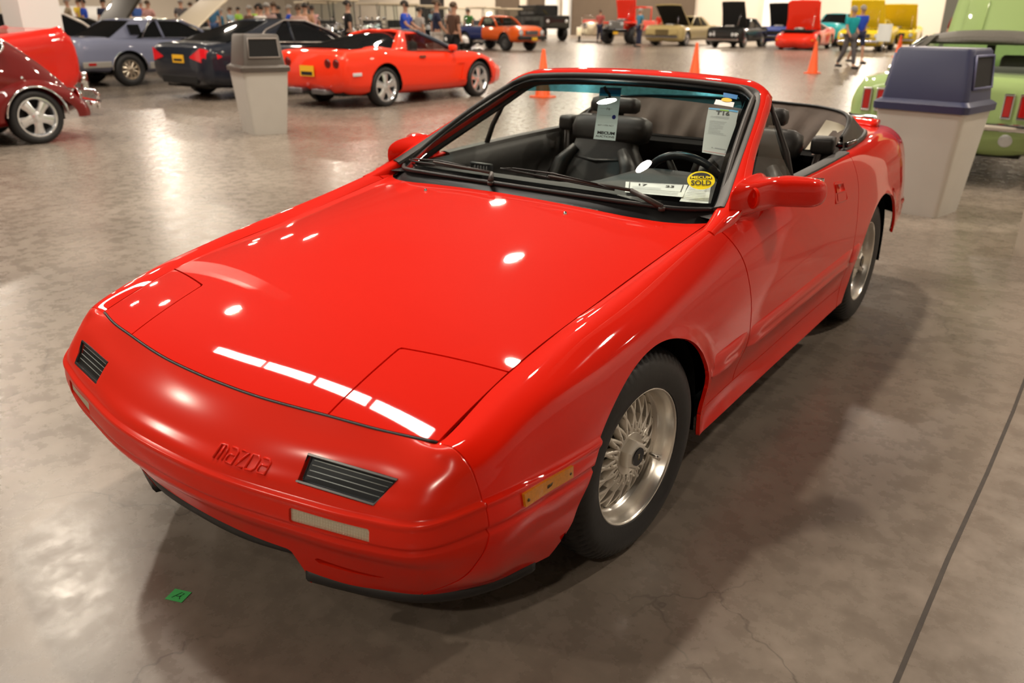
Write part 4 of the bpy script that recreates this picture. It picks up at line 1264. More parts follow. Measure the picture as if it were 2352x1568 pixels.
# SOLD sticker on the outside of the glass
def fs(a, b, off=.0025):   # a, b in -1..1
    return wsp(.877 + .0675 * a - .015 * b, .187 + .005 * a + .060 * b, off)
YEL = mat('vivid_yellow', (.93, .78, .01), .35)
e = empty('sold_sticker', CAR0, 0, 'oval yellow SOLD sticker on the lower right of the windscreen', 'sticker')
epart(MB().add([fs(cos(2 * pi * k / 48), sin(2 * pi * k / 48)) for k in range(48)], [tuple(range(48))]), 'sticker_face', YEL)
mb = MB(); arc = [(.80 * cos(a), .14 + .68 * sin(a)) for a in np.linspace(.12, pi - .12, 20)]
mb.add([fs(x, y, .0034) for x, y in arc] + [fs(-.80, .12, .0034), fs(.80, .12, .0034)], [tuple(range(22))])
epart(mb, 'black_arch', INK)
mb = MB(); put_text(mb, 'MECUM', lambda u, v: fs(-.72 + 1.44 * u, .12 + .30 * v, .0042), 0, 1, 0, 1, .03); epart(mb, 'yellow_lettering', YEL)
mb = MB(); put_text(mb, 'SOLD', lambda u, v: fs(-.72 + 1.44 * u, -.60 + .55 * v, .0042), 0, 1, 0, 1, .02); epart(mb, 'sold_lettering', INK)
# hanging tag
e = empty('hanging_tag', CAR0, 0, 'pale blue tag hanging behind the windscreen, left of its middle', 'tag')
c = [(-.120, 2.13, .966), (-.016, 2.135, .967), (-.004, 2.14, 1.180), (-.100, 2.135, 1.178)]
f0 = bil(c); f1 = bil([Vector(p) + Vector((.0, -.0015, 0)) for p in c])
TAGW = paper_mat('pale_tag', (.70, .86, .88)); TAGB = paper_mat('tag_blue', (.05, .45, .70))
epart(flat(MB(), f0, 0, 1, 0, 1), 'tag_card', TAGW)
epart(flat(MB(), f1, 0, 1, .84, 1, 2, 2), 'tag_blue_head', TAGB)
mb = MB(); put_text(mb, 'AUCTIONS', f1, .08, .94, .045, .085, .02); put_text(mb, 'MECUM', f1, .15, .94, .105, .165, .05); put_text(mb, '76', f1, .42, .60, .575, .62)
put_text(mb, '#67-11426-NC7', f1, .12, .85, .265, .295)
flat(mb, f1, .12, .7, .60, .603, 2, 1); flat(mb, f1, .12, .7, .47, .473, 2, 1)
epart(mb, 'tag_print', INK)
mb = MB(); mb.add([bil([Vector(p) + Vector((0, -.002, 0)) for p in c])(.82 + .09 * cos(2 * pi * k / 20), .45 + .042 * sin(2 * pi * k / 20)) for k in range(20)], [tuple(range(20))]); epart(mb, 'blue_dot', mat('navy_ink', (.02, .03, .30), .5))
mb = MB(); mb.tube([(-.075, 2.125, 1.183), (-.066, 2.125, 1.165), (-.050, 2.124, 1.155), (-.047, 2.124, 1.140), (-.056, 2.124, 1.132), (-.064, 2.125, 1.138)], .006, 8); epart(mb, 'hook', INK)
# two placards lying on the dashboard
def placard(c, label, body):
    global e
    e = empty('dash_placard', CAR0, 0, label, 'paper'); f0 = bil(c); f1 = bil([Vector(p) + Vector((0, 0, .0014)) for p in c])
    epart(flat(MB(), f0, 0, 1, 0, 1), 'placard_card', CARD); body(f1)
def b1(f):
    mb = MB()
    for a in ((.06, .94, .94, .955), (.06, .94, .36, .375), (.06, .075, .36, .95), (.925, .94, .36, .95)): flat(mb, f, *a, 3, 1)
    put_text(mb, '17', f, .22, .36, .66, .84, .03); put_text(mb, '23', f, .66, .80, .66, .84, .03); epart(mb, 'placard_print', INK)
    mb = MB()
    for k in range(4): flat(mb, f, .12, .6, .56 - k * .05, .57 - k * .05, 2, 1)
    for k in range(5): flat(mb, f, .08, .9, .28 - k * .05, .29 - k * .05, 2, 1)
    epart(mb, 'placard_small_print', GREY)
placard([(.362, 1.535, .893), (.560, 1.570, .895), (.500, 1.740, .903), (.290, 1.672, .900)], 'white placard with a printed box lying on the dashboard, left of the crumpled sheet', b1)
def b2(f):
    mb = MB()
    for k in range(9): flat(mb, f, .08, .85, .86 - k * .09, .875 - k * .09, 2, 1)
    epart(mb, 'placard_small_print', GREY)
placard([(.565, 1.535, .888), (.655, 1.560, .888), (.575, 1.765, .903), (.505, 1.745, .905)], 'silvery white sheet lying on the dashboard below the SOLD sticker', b2)
# green tape on the floor
e = empty('tape_marker', (-.08, -.022, 0), .35, 'small bright green square of tape on the floor in front of the convertible', 'tape')
mb = MB(); mb.box((0, 0, .0012), (.052, .042, .0012)); mb.build('tape_square', mat('green_tape', (.05, .50, .12), .5, noise=.15, nscale=80), e, False)
mb = MB(); mb.tube([(-.012, -.012, .002), (.002, .012, .002), (.012, .010, .002), (.006, -.002, .002), (.012, -.012, .002)], .0009, 4); mb.tube([(-.004, -.004, .002), (.010, -.002, .002)], .0009, 4); mb.build('pen_mark', INK, e, False)

# ================================================================== OTHER CARS
def paint(name, c, rough=.5, metal=0.0):
    m = mat(name, c, rough, metal, 1.0, spec=.2); return m
DGLASS = mat('dark_window_glass', (.010, .011, .012), .04, 0, 0, spec=.8)
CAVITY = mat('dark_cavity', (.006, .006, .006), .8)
TRIM = mat('bright_trim', (.75, .75, .76), .12, 1.0)
RLENS = mat('red_lamp_lens', (.40, .008, .008), .12, 0, 1)
CLENS = mat('clear_lamp_lens', (.62, .64, .66), .08, 0, 1)
PLY = mat('plate_yellow', (.80, .45, .02), .5)
GREYIN = mat('grey_interior', (.10, .095, .09), .6)
_wc = {}
def bgwheel(parent, x, y, R=.32, rr=.20, W=.2, style='disc', s=1, rm=None):
    rm = rm or TRIM
    key = (R, rr, W, style, s, rm.name)
    M = Matrix.Rotation(s * pi / 2, 4, 'Y')
    if key not in _wc:
        t = MB(); t.lathe([(rr, -.01), (rr + .01, .0), ((R + rr) / 2, .012), (R - .02, .0), (R, -.03), (R, -W + .03), (R - .02, -W), (rr, -W + .01)], 40, M)
        a = t.build('tyre', TYRE, parent)
        r = MB(); r.lathe([(rr + .004, .002), (rr - .012, .003), (rr - .022, -.01), (rr - .035, -.05), (rr - .04, -W)], 40, M)
        if style == 'disc': r.lathe([(rr - .03, -.03), (rr * .7, -.012), (rr * .45, -.02), (rr * .35, .0), (.0001, .012)], 32, M)
        else:
            n = int(style)
            for k in range(n):
                a0 = 2 * pi * k / n; wd = .62 * rr / n * 2.2
                P = []
                for (r_, ww, z) in ((rr * .12, wd * .9, -.012), (rr * .5, wd * .75, -.012), (rr * .86, wd * 1.05, -.022)):
                    P.append([(r_ * cos(a0) - q * ww * sin(a0), r_ * sin(a0) + q * ww * cos(a0), z + dz) for q, dz in ((-1, -.03), (-1, -.006), (-.5, .004), (.5, .004), (1, -.006), (1, -.03))])
                r.loft([[M @ Vector(p) for p in ring] for ring in P])
            r.lathe([(rr * .30, -.02), (rr * .28, .0), (rr * .16, .006), (rr * .15, .016), (.0001, .018)], 24, M)
        b = r.build('rim', rm, a, auto=radians(40))
        k_ = MB(); k_.lathe([(.0001, -.075), (rr - .03, -.085)], 24, M); c = k_.build('wheel_inside', CAVITY, a)
        _wc[key] = (a.data, b.data, c.data); o = a
    else:
        ds = _wc[key]; o = bpy.data.objects.new('tyre', ds[0]); COL.objects.link(o); o.parent = parent
        for nm, d in (('rim', ds[1]), ('wheel_inside', ds[2])):
            q = bpy.data.objects.new(nm, d); COL.objects.link(q); q.parent = o
    o.location = (x, y, R - .004)
    return o

def sect(w, zb, zs, zt, n=20, k=1.0):
    P = [(0, zb), (w * .80, zb), (w * .955, zb + .05), (w, zb + (zs - zb) * .5), (w * .988, zs - .07), (w * .945, zs), (w * .80, zs + (zt - zs) * .60), (w * .42, zs + (zt - zs) * .93), (0, zt)]
    return curve([(a, b) for a, b in P], n)

def body_loft(st, arches, ra=.36, zw=.31, n=70, ns=20):
    """st: list of (y, w, zb, zs, zt)"""
    A = np.array(st, float); ys = np.linspace(A[0, 0], A[-1, 0], n)
    # denser at the ends
    t = np.linspace(0, 1, n); t = .5 - .5 * np.cos(pi * t); t = .5 * t + .5 * np.linspace(0, 1, n); ys = A[0, 0] + (A[-1, 0] - A[0, 0]) * t
    Q = cr_interp([(a[0], a[1:]) for a in st], ys)
    V = []
    for y, (w, zb, zs, zt) in zip(ys, Q):
        h = sect(w, zb, zs, zt, ns)
        V += [(-a, y, b) for a, b in h[:0:-1]] + [(a, y, b) for a, b in h]
    m = 2 * ns - 1
    V = np.array(V); F = grid_faces(n, m, True)
    k = V.shape[0]
    F.append(tuple(range(m))); F.append(tuple(range(k - m, k))[::-1])
    def f(P):
        r = np.full(len(P), 9.0)
        for ay in arches:
            y, z = P[:, 1] - ay, P[:, 2] - zw
            r = np.minimum(r, np.where(z > 0, np.hypot(y, z) - ra, np.abs(y) - ra))
        return np.where(np.abs(P[:, 0]) < .45, 9.0, r)
    # triangulate caps are left whole
    return clip(V, F, f)

def greenhouse(root, g, pm, glass=DGLASS, roofm=None, pill=.032, inner=True):
    """g: wb, wr, ya, yb (base), zc, zd (base heights), yc, yd (roof), zr"""
    drop = g.get('drop', 0.0)
    wb, wr, ya, yb, za, zb_, yc, yd, zr = [g[k] for k in ('wb', 'wr', 'ya', 'yb', 'za', 'zb', 'yc', 'yd', 'zr')]
    roofm = roofm or pm
    rings = []
    for t in np.linspace(0, 1, 14):
        y = yc + (yd - yc) * t
        dz = -.02 * (2 * t - 1) ** 2 - drop * max(0, 2 * t - 1) ** 2
        w = wr
        rings.append([(w * u, y, zr + dz - .045 * abs(u) ** 2.5) for u in np.linspace(-1, 1, 17)] + [(w * u, y, zr + dz - .075 + .01) for u in np.linspace(.97, -.97, 3)])
    mb = MB(); mb.loft(rings); mb.build('roof', roofm, root)
    for s in (1, -1):
        mb = MB(); mb.tube([(s * wb, ya, za - .02), (s * (wb * .45 + wr * .55), ya + (yc - ya) * .52, za + (zr - za) * .55), (s * wr * .985, yc + .02, zr - .055)], [pill, pill, pill * .9], 8)
        mb.build('windscreen_pillar', g.get('apm', pm), root)
    # rear pillars as broad panels
    cb_, cr_ = g.get('cb', .35), g.get('cr', .25)
    for s in (1, -1):
        mb = MB()
        a = [(s * wb, yb, zb_ - .02), (s * wb * .995, yb - cb_, zb_ - .01), (s * wr * .99, yd - cr_, zr - .055), (s * wr * .99, yd + .01, zr - .06)]
        b = [(x - s * .07, y, z) for x, y, z in a]
        mb.add(a + b, [(0, 1, 2, 3), (7, 6, 5, 4)] + [(i, (i + 1) % 4, 4 + (i + 1) % 4, 4 + i) for i in range(4)])
        mb.build('rear_pillar', roofm, root, smooth=False)
    if g.get('bp') is not None:
        for s in (1, -1):
            for f in g['bp']:
                mb = MB(); y0 = ya + (yb - ya) * f; y1 = yc + (yd - yc) * f
                mb.tube([(s * wb, y0, za + (zb_ - za) * f), (s * wr * .985, y1, zr - .055)], .026, 6)
                mb.build('door_pillar', g.get('bpm', pm), root)
    def patch(c, name, bow):
        c = [np.array(p, float) for p in c]; V = []; n = 10
        for j in range(n + 1):
            for i in range(n + 1):
                u, v = i / n, j / n
                p = (1 - u) * (1 - v) * c[0] + u * (1 - v) * c[1] + u * v * c[2] + (1 - u) * v * c[3]
                V.append(p + np.array(bow) * (1 - (2 * u - 1) ** 2))
        mb = MB(); mb.add(V, grid_faces(n + 1, n + 1)); return mb.build(name, glass, root)
    patch([(-wb * .97, ya + .01, za), (wb * .97, ya + .01, za), (wr * .95, yc + .01, zr - .06), (-wr * .95, yc + .01, zr - .06)], 'windscreen', (0, -.10, 0))
    patch([(-wb * .95, yb, zb_), (wb * .95, yb, zb_), (wr * .95, yd, zr - .06 - drop), (-wr * .95, yd, zr - .06 - drop)], 'rear_window', (0, .06, 0))
    for s in (1, -1):
        mb = MB()
        yb2 = yb - cb_ + .01; yd2 = yd - cr_ + .01
        mb.add([(s * wb * .985, ya + .03, za - .01), (s * wb * .985, yb2, zb_ - .01), (s * wr * .98, yd2, zr - .062), (s * wr * .98, yc + .02, zr - .062)], [(0, 1, 2, 3)])
        mb.build('side_window', glass, root, smooth=False)
    if inner:
        for s in (1, -1):
            y0 = ya + (yb - ya) * .42
            mb = MB(); mb.box((s * wb * .46, y0, za - .02), (.46, .13, .40), rx=.15, bev=.05); mb.build('front_seat', GREYIN, root)
        mb = MB(); mb.box((0, ya + (yb - ya) * .80, za - .06), (wb * 1.6, .14, .30), rx=.2, bev=.05)
        mb.build('rear_seat', GREYIN, root)
        mb = MB(); mb.box((0, ya + .25, za - .05), (wb * 1.8, .30, .12), bev=.03); mb.build('dashboard', GREYIN, root)

def make_car(name, loc, rz, label, cat, st, axles, pm, g=None, R=.32, rr=.2, style='disc', track=None, rm=None, ra=None, group=None, glass=DGLASS, roofm=None, scale=1.0, ww=.2):
    root = empty(name, (loc[0], loc[1], 0), rz, label, cat, group)
    root.scale = (scale,) * 3
    ra = ra or R + .055
    V, F = body_loft(st, axles, ra, R)
    V2, F2 = rim(V, F, .05, dirv=None) if False else (V, F)
    mk('body', V2, F2, pm, root)
    ymin, ymax = st[0][0], st[-1][0]; wmax = max(s[1] for s in st); zmin = min(s[2] for s in st); zs = np.median([s[3] for s in st])
    mb = MB()
    w_in = wmax - .26
    mb.box((0, (ymin + ymax) / 2, zmin + .14), (2 * w_in, (ymax - ymin) * .93, .25))
    for ay in axles:
        for s in (1, -1):
            V = []; n = 14
            for xx in (w_in - .02, wmax - .015):
                for k in range(n + 1):
                    a = pi * k / n; V.append((s * xx, ay + (ra + .01) * cos(a), R + (ra + .01) * sin(a)))
            m = n + 1
            mb.add(V, [(k, k + 1, m + k + 1, m + k) for k in range(n)] + [tuple(range(m))])
    mb.build('underbody', CAVITY, root, smooth=False)
    tr = track or wmax - .03
    for ay in axles:
        for s in (1, -1): bgwheel(root, s * tr, ay, R, rr, ww, style, s, rm)
    if g: greenhouse(root, g, pm, glass, roofm)
    return root

def hood_up(root, m, y0, y1, w, z, ang, m2=None, off=0, scoop=False, front_taper=.9):
    """bonnet hinged at y1 (its rear), raised by ang"""
    L = y1 - y0
    rings = []
    for t in np.linspace(0, 1, 12):
        w_ = w * (front_taper + (1 - front_taper) * (1 - t))
        r = []
        for u in np.linspace(-1, 1, 15):
            r.append((u * w_, t * L, .03 * (1 - u * u) + .02 * sin(pi * t)))
        r += [(u * w_, t * L, .03 * (1 - u * u) - .022 + .02 * sin(pi * t)) for u in np.linspace(1, -1, 7)]
        rings.append(r)
    M = Matrix.Translation((0, y1, z)) @ Matrix.Rotation(pi - ang, 4, 'X') @ Matrix.Scale(-1, 4, (0, 0, 1))
    # local +y of the panel points forward (towards -y of the car) and up
    M = Matrix.Translation((0, y1, z)) @ Matrix(((1, 0, 0, 0), (0, -cos(ang), -sin(ang) * -1, 0), (0, sin(ang), cos(ang), 0), (0, 0, 0, 1)))
    mb = MB(); mb.loft([[M @ Vector(p) for p in r] for r in rings])
    if scoop:
        for s in (1, -1): mb.box(M @ Vector((s * .42 * w / .75, L * .45, .055)), (.22, .42, .035), rx=-ang, bev=.015)
    h = mb.build('raised_bonnet', m, root)
    mb = MB()
    V = [M @ Vector((u * w * .92, t * L, -.024 + .03 * (1 - u * u))) for t in np.linspace(.04, .96, 8) for u in np.linspace(-1, 1, 7)]
    mb.add(V, grid_faces(8, 7)); mb.build('bonnet_lining', m2 or m, h)
    mb = MB(); mb.box((0, (y0 + y1) / 2, z - .04), (w * 1.75, L * .86, .08)); mb.build('engine_bay', CAVITY, root, smooth=False)
    mb = MB(); mb.box((0, (y0 + y1) / 2 + .05, z + .02), (.42, .5, .12), bev=.04); mb.lathe([(.0001, .10), (.20, .10), (.22, .06), (.22, .03)], 20, Matrix.Translation((0, (y0 + y1) / 2, z))); mb.build('engine', mat('engine_metal', (.35, .34, .33), .35, .8), root)
    mb = MB(); mb.tube([(w * .8, y0 + .3, z), M @ Vector((w * .7, L * .75, -.03))], .008, 6); mb.build('bonnet_prop', TRIM, root)
    return h

def bx(root, name, m, *boxes, **k):
    o = None
    for b in boxes:
        mb = MB(); mb.box(*b[:2], **(b[2] if len(b) > 2 else {})); o = mb.build(name, m, root, smooth=k.get('smooth', False))
    return o
def lampround(root, name, m, x, y, z, r, s=1, ring=True, dy=-1, ry=0):
    M = Matrix.Translation((x, y, z)) @ Matrix.Rotation(ry, 4, 'Z') @ Matrix.Rotation(pi / 2 * (1 if dy < 0 else -1), 4, 'X')
    mb = MB(); mb.lathe([(.0001, .018), (r * .6, .015), (r * .95, .002), (r, -.03)], 20, M); o = mb.build(name, m, root)
    if ring:
        mb = MB(); mb.lathe([(r * .95, .006), (r * 1.12, .008), (r * 1.15, -.02)], 20, M); mb.build('lamp_ring', TRIM, o)
    return o

# ---- bright red coupe with T-top (rear and right side towards us)
VR = paint('vette_red', (.88, .035, .006))
st = [(-2.27, .45, .40, .48, .50), (-2.20, .66, .28, .52, .56), (-2.0, .80, .20, .60, .66), (-1.6, .885, .19, .74, .78), (-1.28, .90, .19, .82, .85), (-.9, .885, .19, .82, .87), (-.3, .88, .19, .84, .90), (.5, .885, .19, .88, .90), (1.0, .90, .20, .92, .96), (1.28, .91, .20, .94, 1.0), (1.7, .90, .22, .92, .97), (2.05, .87, .27, .90, .94), (2.2, .84, .34, .87, .92), (2.26, .80, .42, .80, .88)]
g = dict(wb=.76, wr=.54, ya=-.62, yb=1.72, za=.87, zb=.965, yc=.12, yd=.62, zr=1.235, cb=1.15, cr=.20, apm=mat('blue_black_pillar', (.03, .045, .07), .4))
vette = make_car('red_coupe', (-9.50, 10.80), pi, 'bright red low coupe behind the grey waste bin', 'car', st, (-1.30, 1.30), VR, None, R=.335, rr=.245, style='5', rm=mat('bright_alloy', (.80, .82, .85), .18, .9))
# wrap-round glass hatch and narrow red hoop
def vglass(root):
    mb = MB(); V = []; nn = 15
    for t in np.linspace(0, 1, 16):
        y = .50 + 1.42 * t; zt = float(sp1([0, .3, .7, 1], [1.205, 1.175, 1.07, .965], t)); w = float(sp1([0, .5, 1], [.60, .66, .70], t)); zl = .955
        for u in np.linspace(-1, 1, nn):
            au = abs(u)
            x = u * w * (1 + .14 * au * au * (1 - t)) ; z = zl + (zt - zl) * (1 - au ** 3.2)
            x = math.copysign(min(abs(x), .78), x)
            V.append((x, y, z))
    mb.add(V, grid_faces(16, nn)); mb.build('rear_window', DGLASS, root)
    mb = MB()
    for q, ww_ in ((0, 0),):
        rings = []
        for t in np.linspace(-1, 1, 25):
            a = abs(t); x = math.copysign(float(sp1([0, .45, .62, .8, 1], [0, .44, .56, .68, .80], a)), t); z = float(sp1([0, .45, .62, .8, 1], [1.245, 1.235, 1.195, 1.08, .92], a))
            y0 = .40 + .26 * max(0, a - .5) * 2; y1 = y0 + .14 + .26 * max(0, a - .5) * 2
            rings.append([(x, y0, z), (x, y1, z - .012), (x * .95, y1, z - .05), (x * .95, y0, z - .05)])
        mb.loft(rings)
    mb.build('roof_hoop', VR, root)
    mb = MB(); rings = []
    for t in np.linspace(0, 1, 8):
        y = .06 + .36 * t; rings.append([(u * .55, y, 1.235 - .05 * abs(u) ** 3 - .01 * (1 - t)) for u in np.linspace(-1, 1, 13)] + [(.5, y, 1.16), (-.5, y, 1.16)])
    mb.loft(rings); mb.build('roof_panel', VR, root)
    mb = MB()
    for s in (1, -1): mb.tube([(s * .77, -.66, .88), (s * .68, -.30, 1.04), (s * .55, .10, 1.20)], [.045, .04, .032], 8)
    mb.tube([(-.55, .08, 1.205), (0, .04, 1.225), (.55, .08, 1.205)], .03, 8)
    mb.build('windscreen_pillars', mat('blue_black_pillar', (.03, .045, .07), .4), root)
    for s in (1, -1): mb = MB(); mb.add([(s * .79, -.58, .90), (s * .80, .60, .93), (s * .62, .44, 1.17), (s * .56, .10, 1.19), (s * .68, -.26, 1.03)], [(0, 1, 2, 3, 4)]); mb.build('side_window', GLASSD2, root, smooth=False)
    V = [(u * .74 * (1 - .26 * t), -.64 + .72 * t - .10 * (1 - u * u), .88 + .33 * t) for t in np.linspace(0, 1, 8) for u in np.linspace(-1, 1, 11)]
    mb = MB(); mb.add(V, grid_faces(8, 11)); mb.build('windscreen', GLASSD2, root)
    for s in (1, -1): mb = MB(); mb.box((s * .36, .25, .80), (.48, .16, .50), rx=.2, bev=.06); mb.build('seat', GREYIN, root)
    for s in (1, -1): mb = MB(); mb.box((s * .88, -.50, .93), (.16, .12, .11), bev=.04); mb.build('door_mirror', VR, root)
GLASSD2 = glass_mat('light_tinted_glass', (.42, .45, .44))
vglass(vette)
for s in (1, -1):
    for xx in (.50, .70): lampround(vette, 'tail_lamp', mat('dark_red_lens', (.12, .006, .004), .2), s * xx, 2.268, .735, .075, ring=False, dy=1)
bx(vette, 'licence_plate', PLY, ((-.0, 2.285, .60), (.34, .02, .17))); bx(vette, 'plate_text', INK, ((-.0, 2.296, .56), (.28, .004, .06)))
bx(vette, 'exhaust', mat('grey_pipe', (.25, .26, .28), .3, .9), ((-.30, 2.22, .28), (.36, .25, .09), dict(bev=.03)), ((.30, 2.22, .28), (.36, .25, .09), dict(bev=.03)))
for s in (1, -1):
    bx(vette, 'side_marker', CLENS, ((s * .895, 1.98, .56), (.02, .20, .055), dict(bev=.01))); bx(vette, 'marker_lamp', CLENS, ((s * .66, -2.17, .50), (.16, .06, .06), dict(bev=.02, rz=-s * .9)))
    bx(vette, 'door_handle', mat('brown_handle', (.15, .05, .03), .4), ((s * .888, .35, .80), (.02, .16, .04)))
    bx(vette, 'fender_gill', VR, ((s * .893, -.80, .50), (.012, .05, .30), dict(rx=.25)), ((s * .893, -.76, .66), (.014, .22, .02)), ((s * .893, -.76, .36), (.014, .16, .02)))

# ---- dark blue-black saloon
BB = paint('blue_black_paint', (.012, .016, .026), .4)
st = [(-2.45, .50, .40, .55, .58), (-2.35, .72, .26, .62, .66), (-2.1, .84, .22, .70, .76), (-1.5, .92, .20, .80, .90), (-.7, .93, .20, .88, .97), (.3, .93, .20, .92, .96), (1.2, .935, .21, .95, 1.0), (1.8, .92, .23, .96, 1.02), (2.2, .88, .27, .95, 1.0), (2.38, .84, .32, .90, .97), (2.45, .76, .40, .80, .90)]
g = dict(wb=.80, wr=.55, ya=-1.05, yb=1.90, za=.93, zb=1.0, yc=-.15, yd=.75, zr=1.42, cb=.95, cr=.35, bp=[.48])
merc = make_car('dark_saloon', (-12.42, 10.42), pi, 'blue-black four-door saloon between the blue-grey coupe and the red coupe', 'car', st, (-1.42, 1.42), BB, g, R=.335, rr=.24, style='7')
for s in (1, -1):
    mb = MB(); mb.tube([(s * .81, -1.05, .955), (s * .80, 1.25, 1.0)], .014, 6)
    mb.tube([(s * .81, -1.05, .96), (s * .70, -.62, 1.20), (s * .60, -.1, 1.375), (s * .60, .42, 1.385), (s * .72, .95, 1.22), (s * .80, 1.26, 1.0)], .016, 6); mb.build('window_trim', mat('satin_trim', (.35, .33, .31), .3, .8), merc)
for s in (1, -1):
    mb = MB(); V = []
    for (x, y, zl, zh) in ((.42, 2.462, .74, .76), (.60, 2.46, .70, .84), (.74, 2.455, .67, .91), (.82, 2.40, .67, .90), (.870, 2.28, .70, .84), (.905, 2.12, .76, .78)): V += [(s * x, y, zl), (s * x, y, zh)]
    mb.add(V, [(2 * k, 2 * k + 2, 2 * k + 3, 2 * k + 1) for k in range(5)]); mb.build('tail_lamp', mat('bright_red_lens', (.75, .01, .02), .1, 0, 1), merc, smooth=False)
bx(merc, 'licence_plate', PLY, ((-.05, 2.45, .72), (.34, .03, .14))); bx(merc, 'bumper_recess', CAVITY, ((0, 2.43, .36), (1.1, .06, .14), dict(bev=.02)))
bx(merc, 'plate_text', INK, ((-.05, 2.467, .70), (.26, .004, .04)))

# ---- blue-grey coupe with vinyl-free broad pillar
BG = paint('blue_grey_paint', (.20, .22, .32), .45)
st = [(-2.6, .70, .40, .80, .84), (-2.5, .84, .34, .85, .90), (-2.0, .90, .30, .88, .95), (-1.0, .92, .28, .92, 1.0), (0, .92, .28, .94, .96), (.9, .92, .28, .95, 1.0), (1.5, .92, .30, .96, 1.02), (2.1, .90, .34, .95, 1.02), (2.42, .88, .38, .90, .99), (2.50, .84, .44, .82, .94)]
g = dict(wb=.80, wr=.62, ya=-.85, yb=1.70, za=.96, zb=1.0, yc=-.15, yd=1.05, zr=1.40, cb=.62, cr=.52, bp=[.50])
mont = make_car('blue_grey_coupe', (-16.83, 10.42), pi, 'blue-grey two-door coupe with dark rear window, beside the blue-black saloon', 'car', st, (-1.37, 1.37), BG, g, R=.345, rr=.20, style='10', rm=mat('gold_chrome', (.60, .52, .42), .25, .9))
bx(mont, 'opera_window', DGLASS, ((-.765, 1.08, 1.16), (.03, .26, .22), dict(ry=.45)), ((.765, 1.08, 1.16), (.03, .26, .22), dict(ry=-.45)))
bx(mont, 'rear_bumper', mat('grey_bumper', (.30, .29, .27), .4), ((0, 2.52, .50), (1.72, .14, .16), dict(bev=.04)))
bx(mont, 'tail_lamps', mat('dark_red_lens', (.12, .006, .004), .2), ((-.60, 2.50, .76), (.42, .06, .17), dict(bev=.02)), ((.60, 2.50, .76), (.42, .06, .17), dict(bev=.02)))
for s in (1, -1):
    bx(mont, 'lower_trim', mat('silver_trim', (.5, .48, .44), .35, .6), ((s * .915, 0, .42), (.03, 1.85, .14), dict(bev=.01)), ((s * .905, 2.10, .47), (.03, .62, .12), dict(bev=.01)))
    bx(mont, 'side_marker', RLENS, ((s * .925, 2.22, .48), (.02, .16, .05)))
    mb = MB(); mb.tube([(s * .915, 1.37 + .41 * cos(a), .345 + .41 * sin(a)) for a in np.linspace(0, pi, 16)], .012, 6); mb.build('arch_trim', TRIM, mont)
    mb = MB(); mb.tube([(s * .80, -.85, .98), (s * .65, -.15, 1.37), (s * .65, .62, 1.37), (s * .80, .95, .99), (s * .80, -.85, .98)], .015, 6); mb.build('window_trim', TRIM, mont)

# ---- red classic whose tail shows behind the dark red beetle
RC = paint('classic_red', (.60, .014, .006), .4)
st = [(-2.5, .80, .40, .82, .86), (-2.3, .90, .30, .90, .95), (-1.0, .95, .27, .96, 1.02), (0, .95, .27, 1.0, 1.02), (1.0, .95, .27, 1.10, 1.14), (1.8, .95, .28, 1.20, 1.21), (2.2, .94, .30, 1.25, 1.24), (2.36, .92, .36, 1.26, 1.24), (2.50, .89, .55, 1.02, 1.02), (2.52, .86, .60, .95, .95)]
redc = make_car('red_classic_car', (-12.18, 3.10), 0, 'orange-red classic car tail seen between the dark red beetle and the white pillar', 'car', st, (-1.5, 1.30), RC, dict(wb=.80, wr=.62, ya=-.8, yb=1.25, za=1.0, zb=1.12, yc=-.1, yd=.75, zr=1.42, cb=.4, cr=.3), R=.34, rr=.19)
bx(redc, 'tail_lamps', mat('smoked_lens', (.10, .07, .06), .2), ((-.70, 2.46, .90), (.30, .10, .40), dict(bev=.04)), ((.70, 2.46, .90), (.30, .10, .40), dict(bev=.04)))
bx(redc, 'rear_bumper', TRIM, ((0, 2.54, .52), (1.80, .12, .14), dict(bev=.05)), ((.80, 2.58, .50), (.07, .12, .28), dict(bev=.03)), ((-.80, 2.58, .50), (.07, .12, .28), dict(bev=.03)))

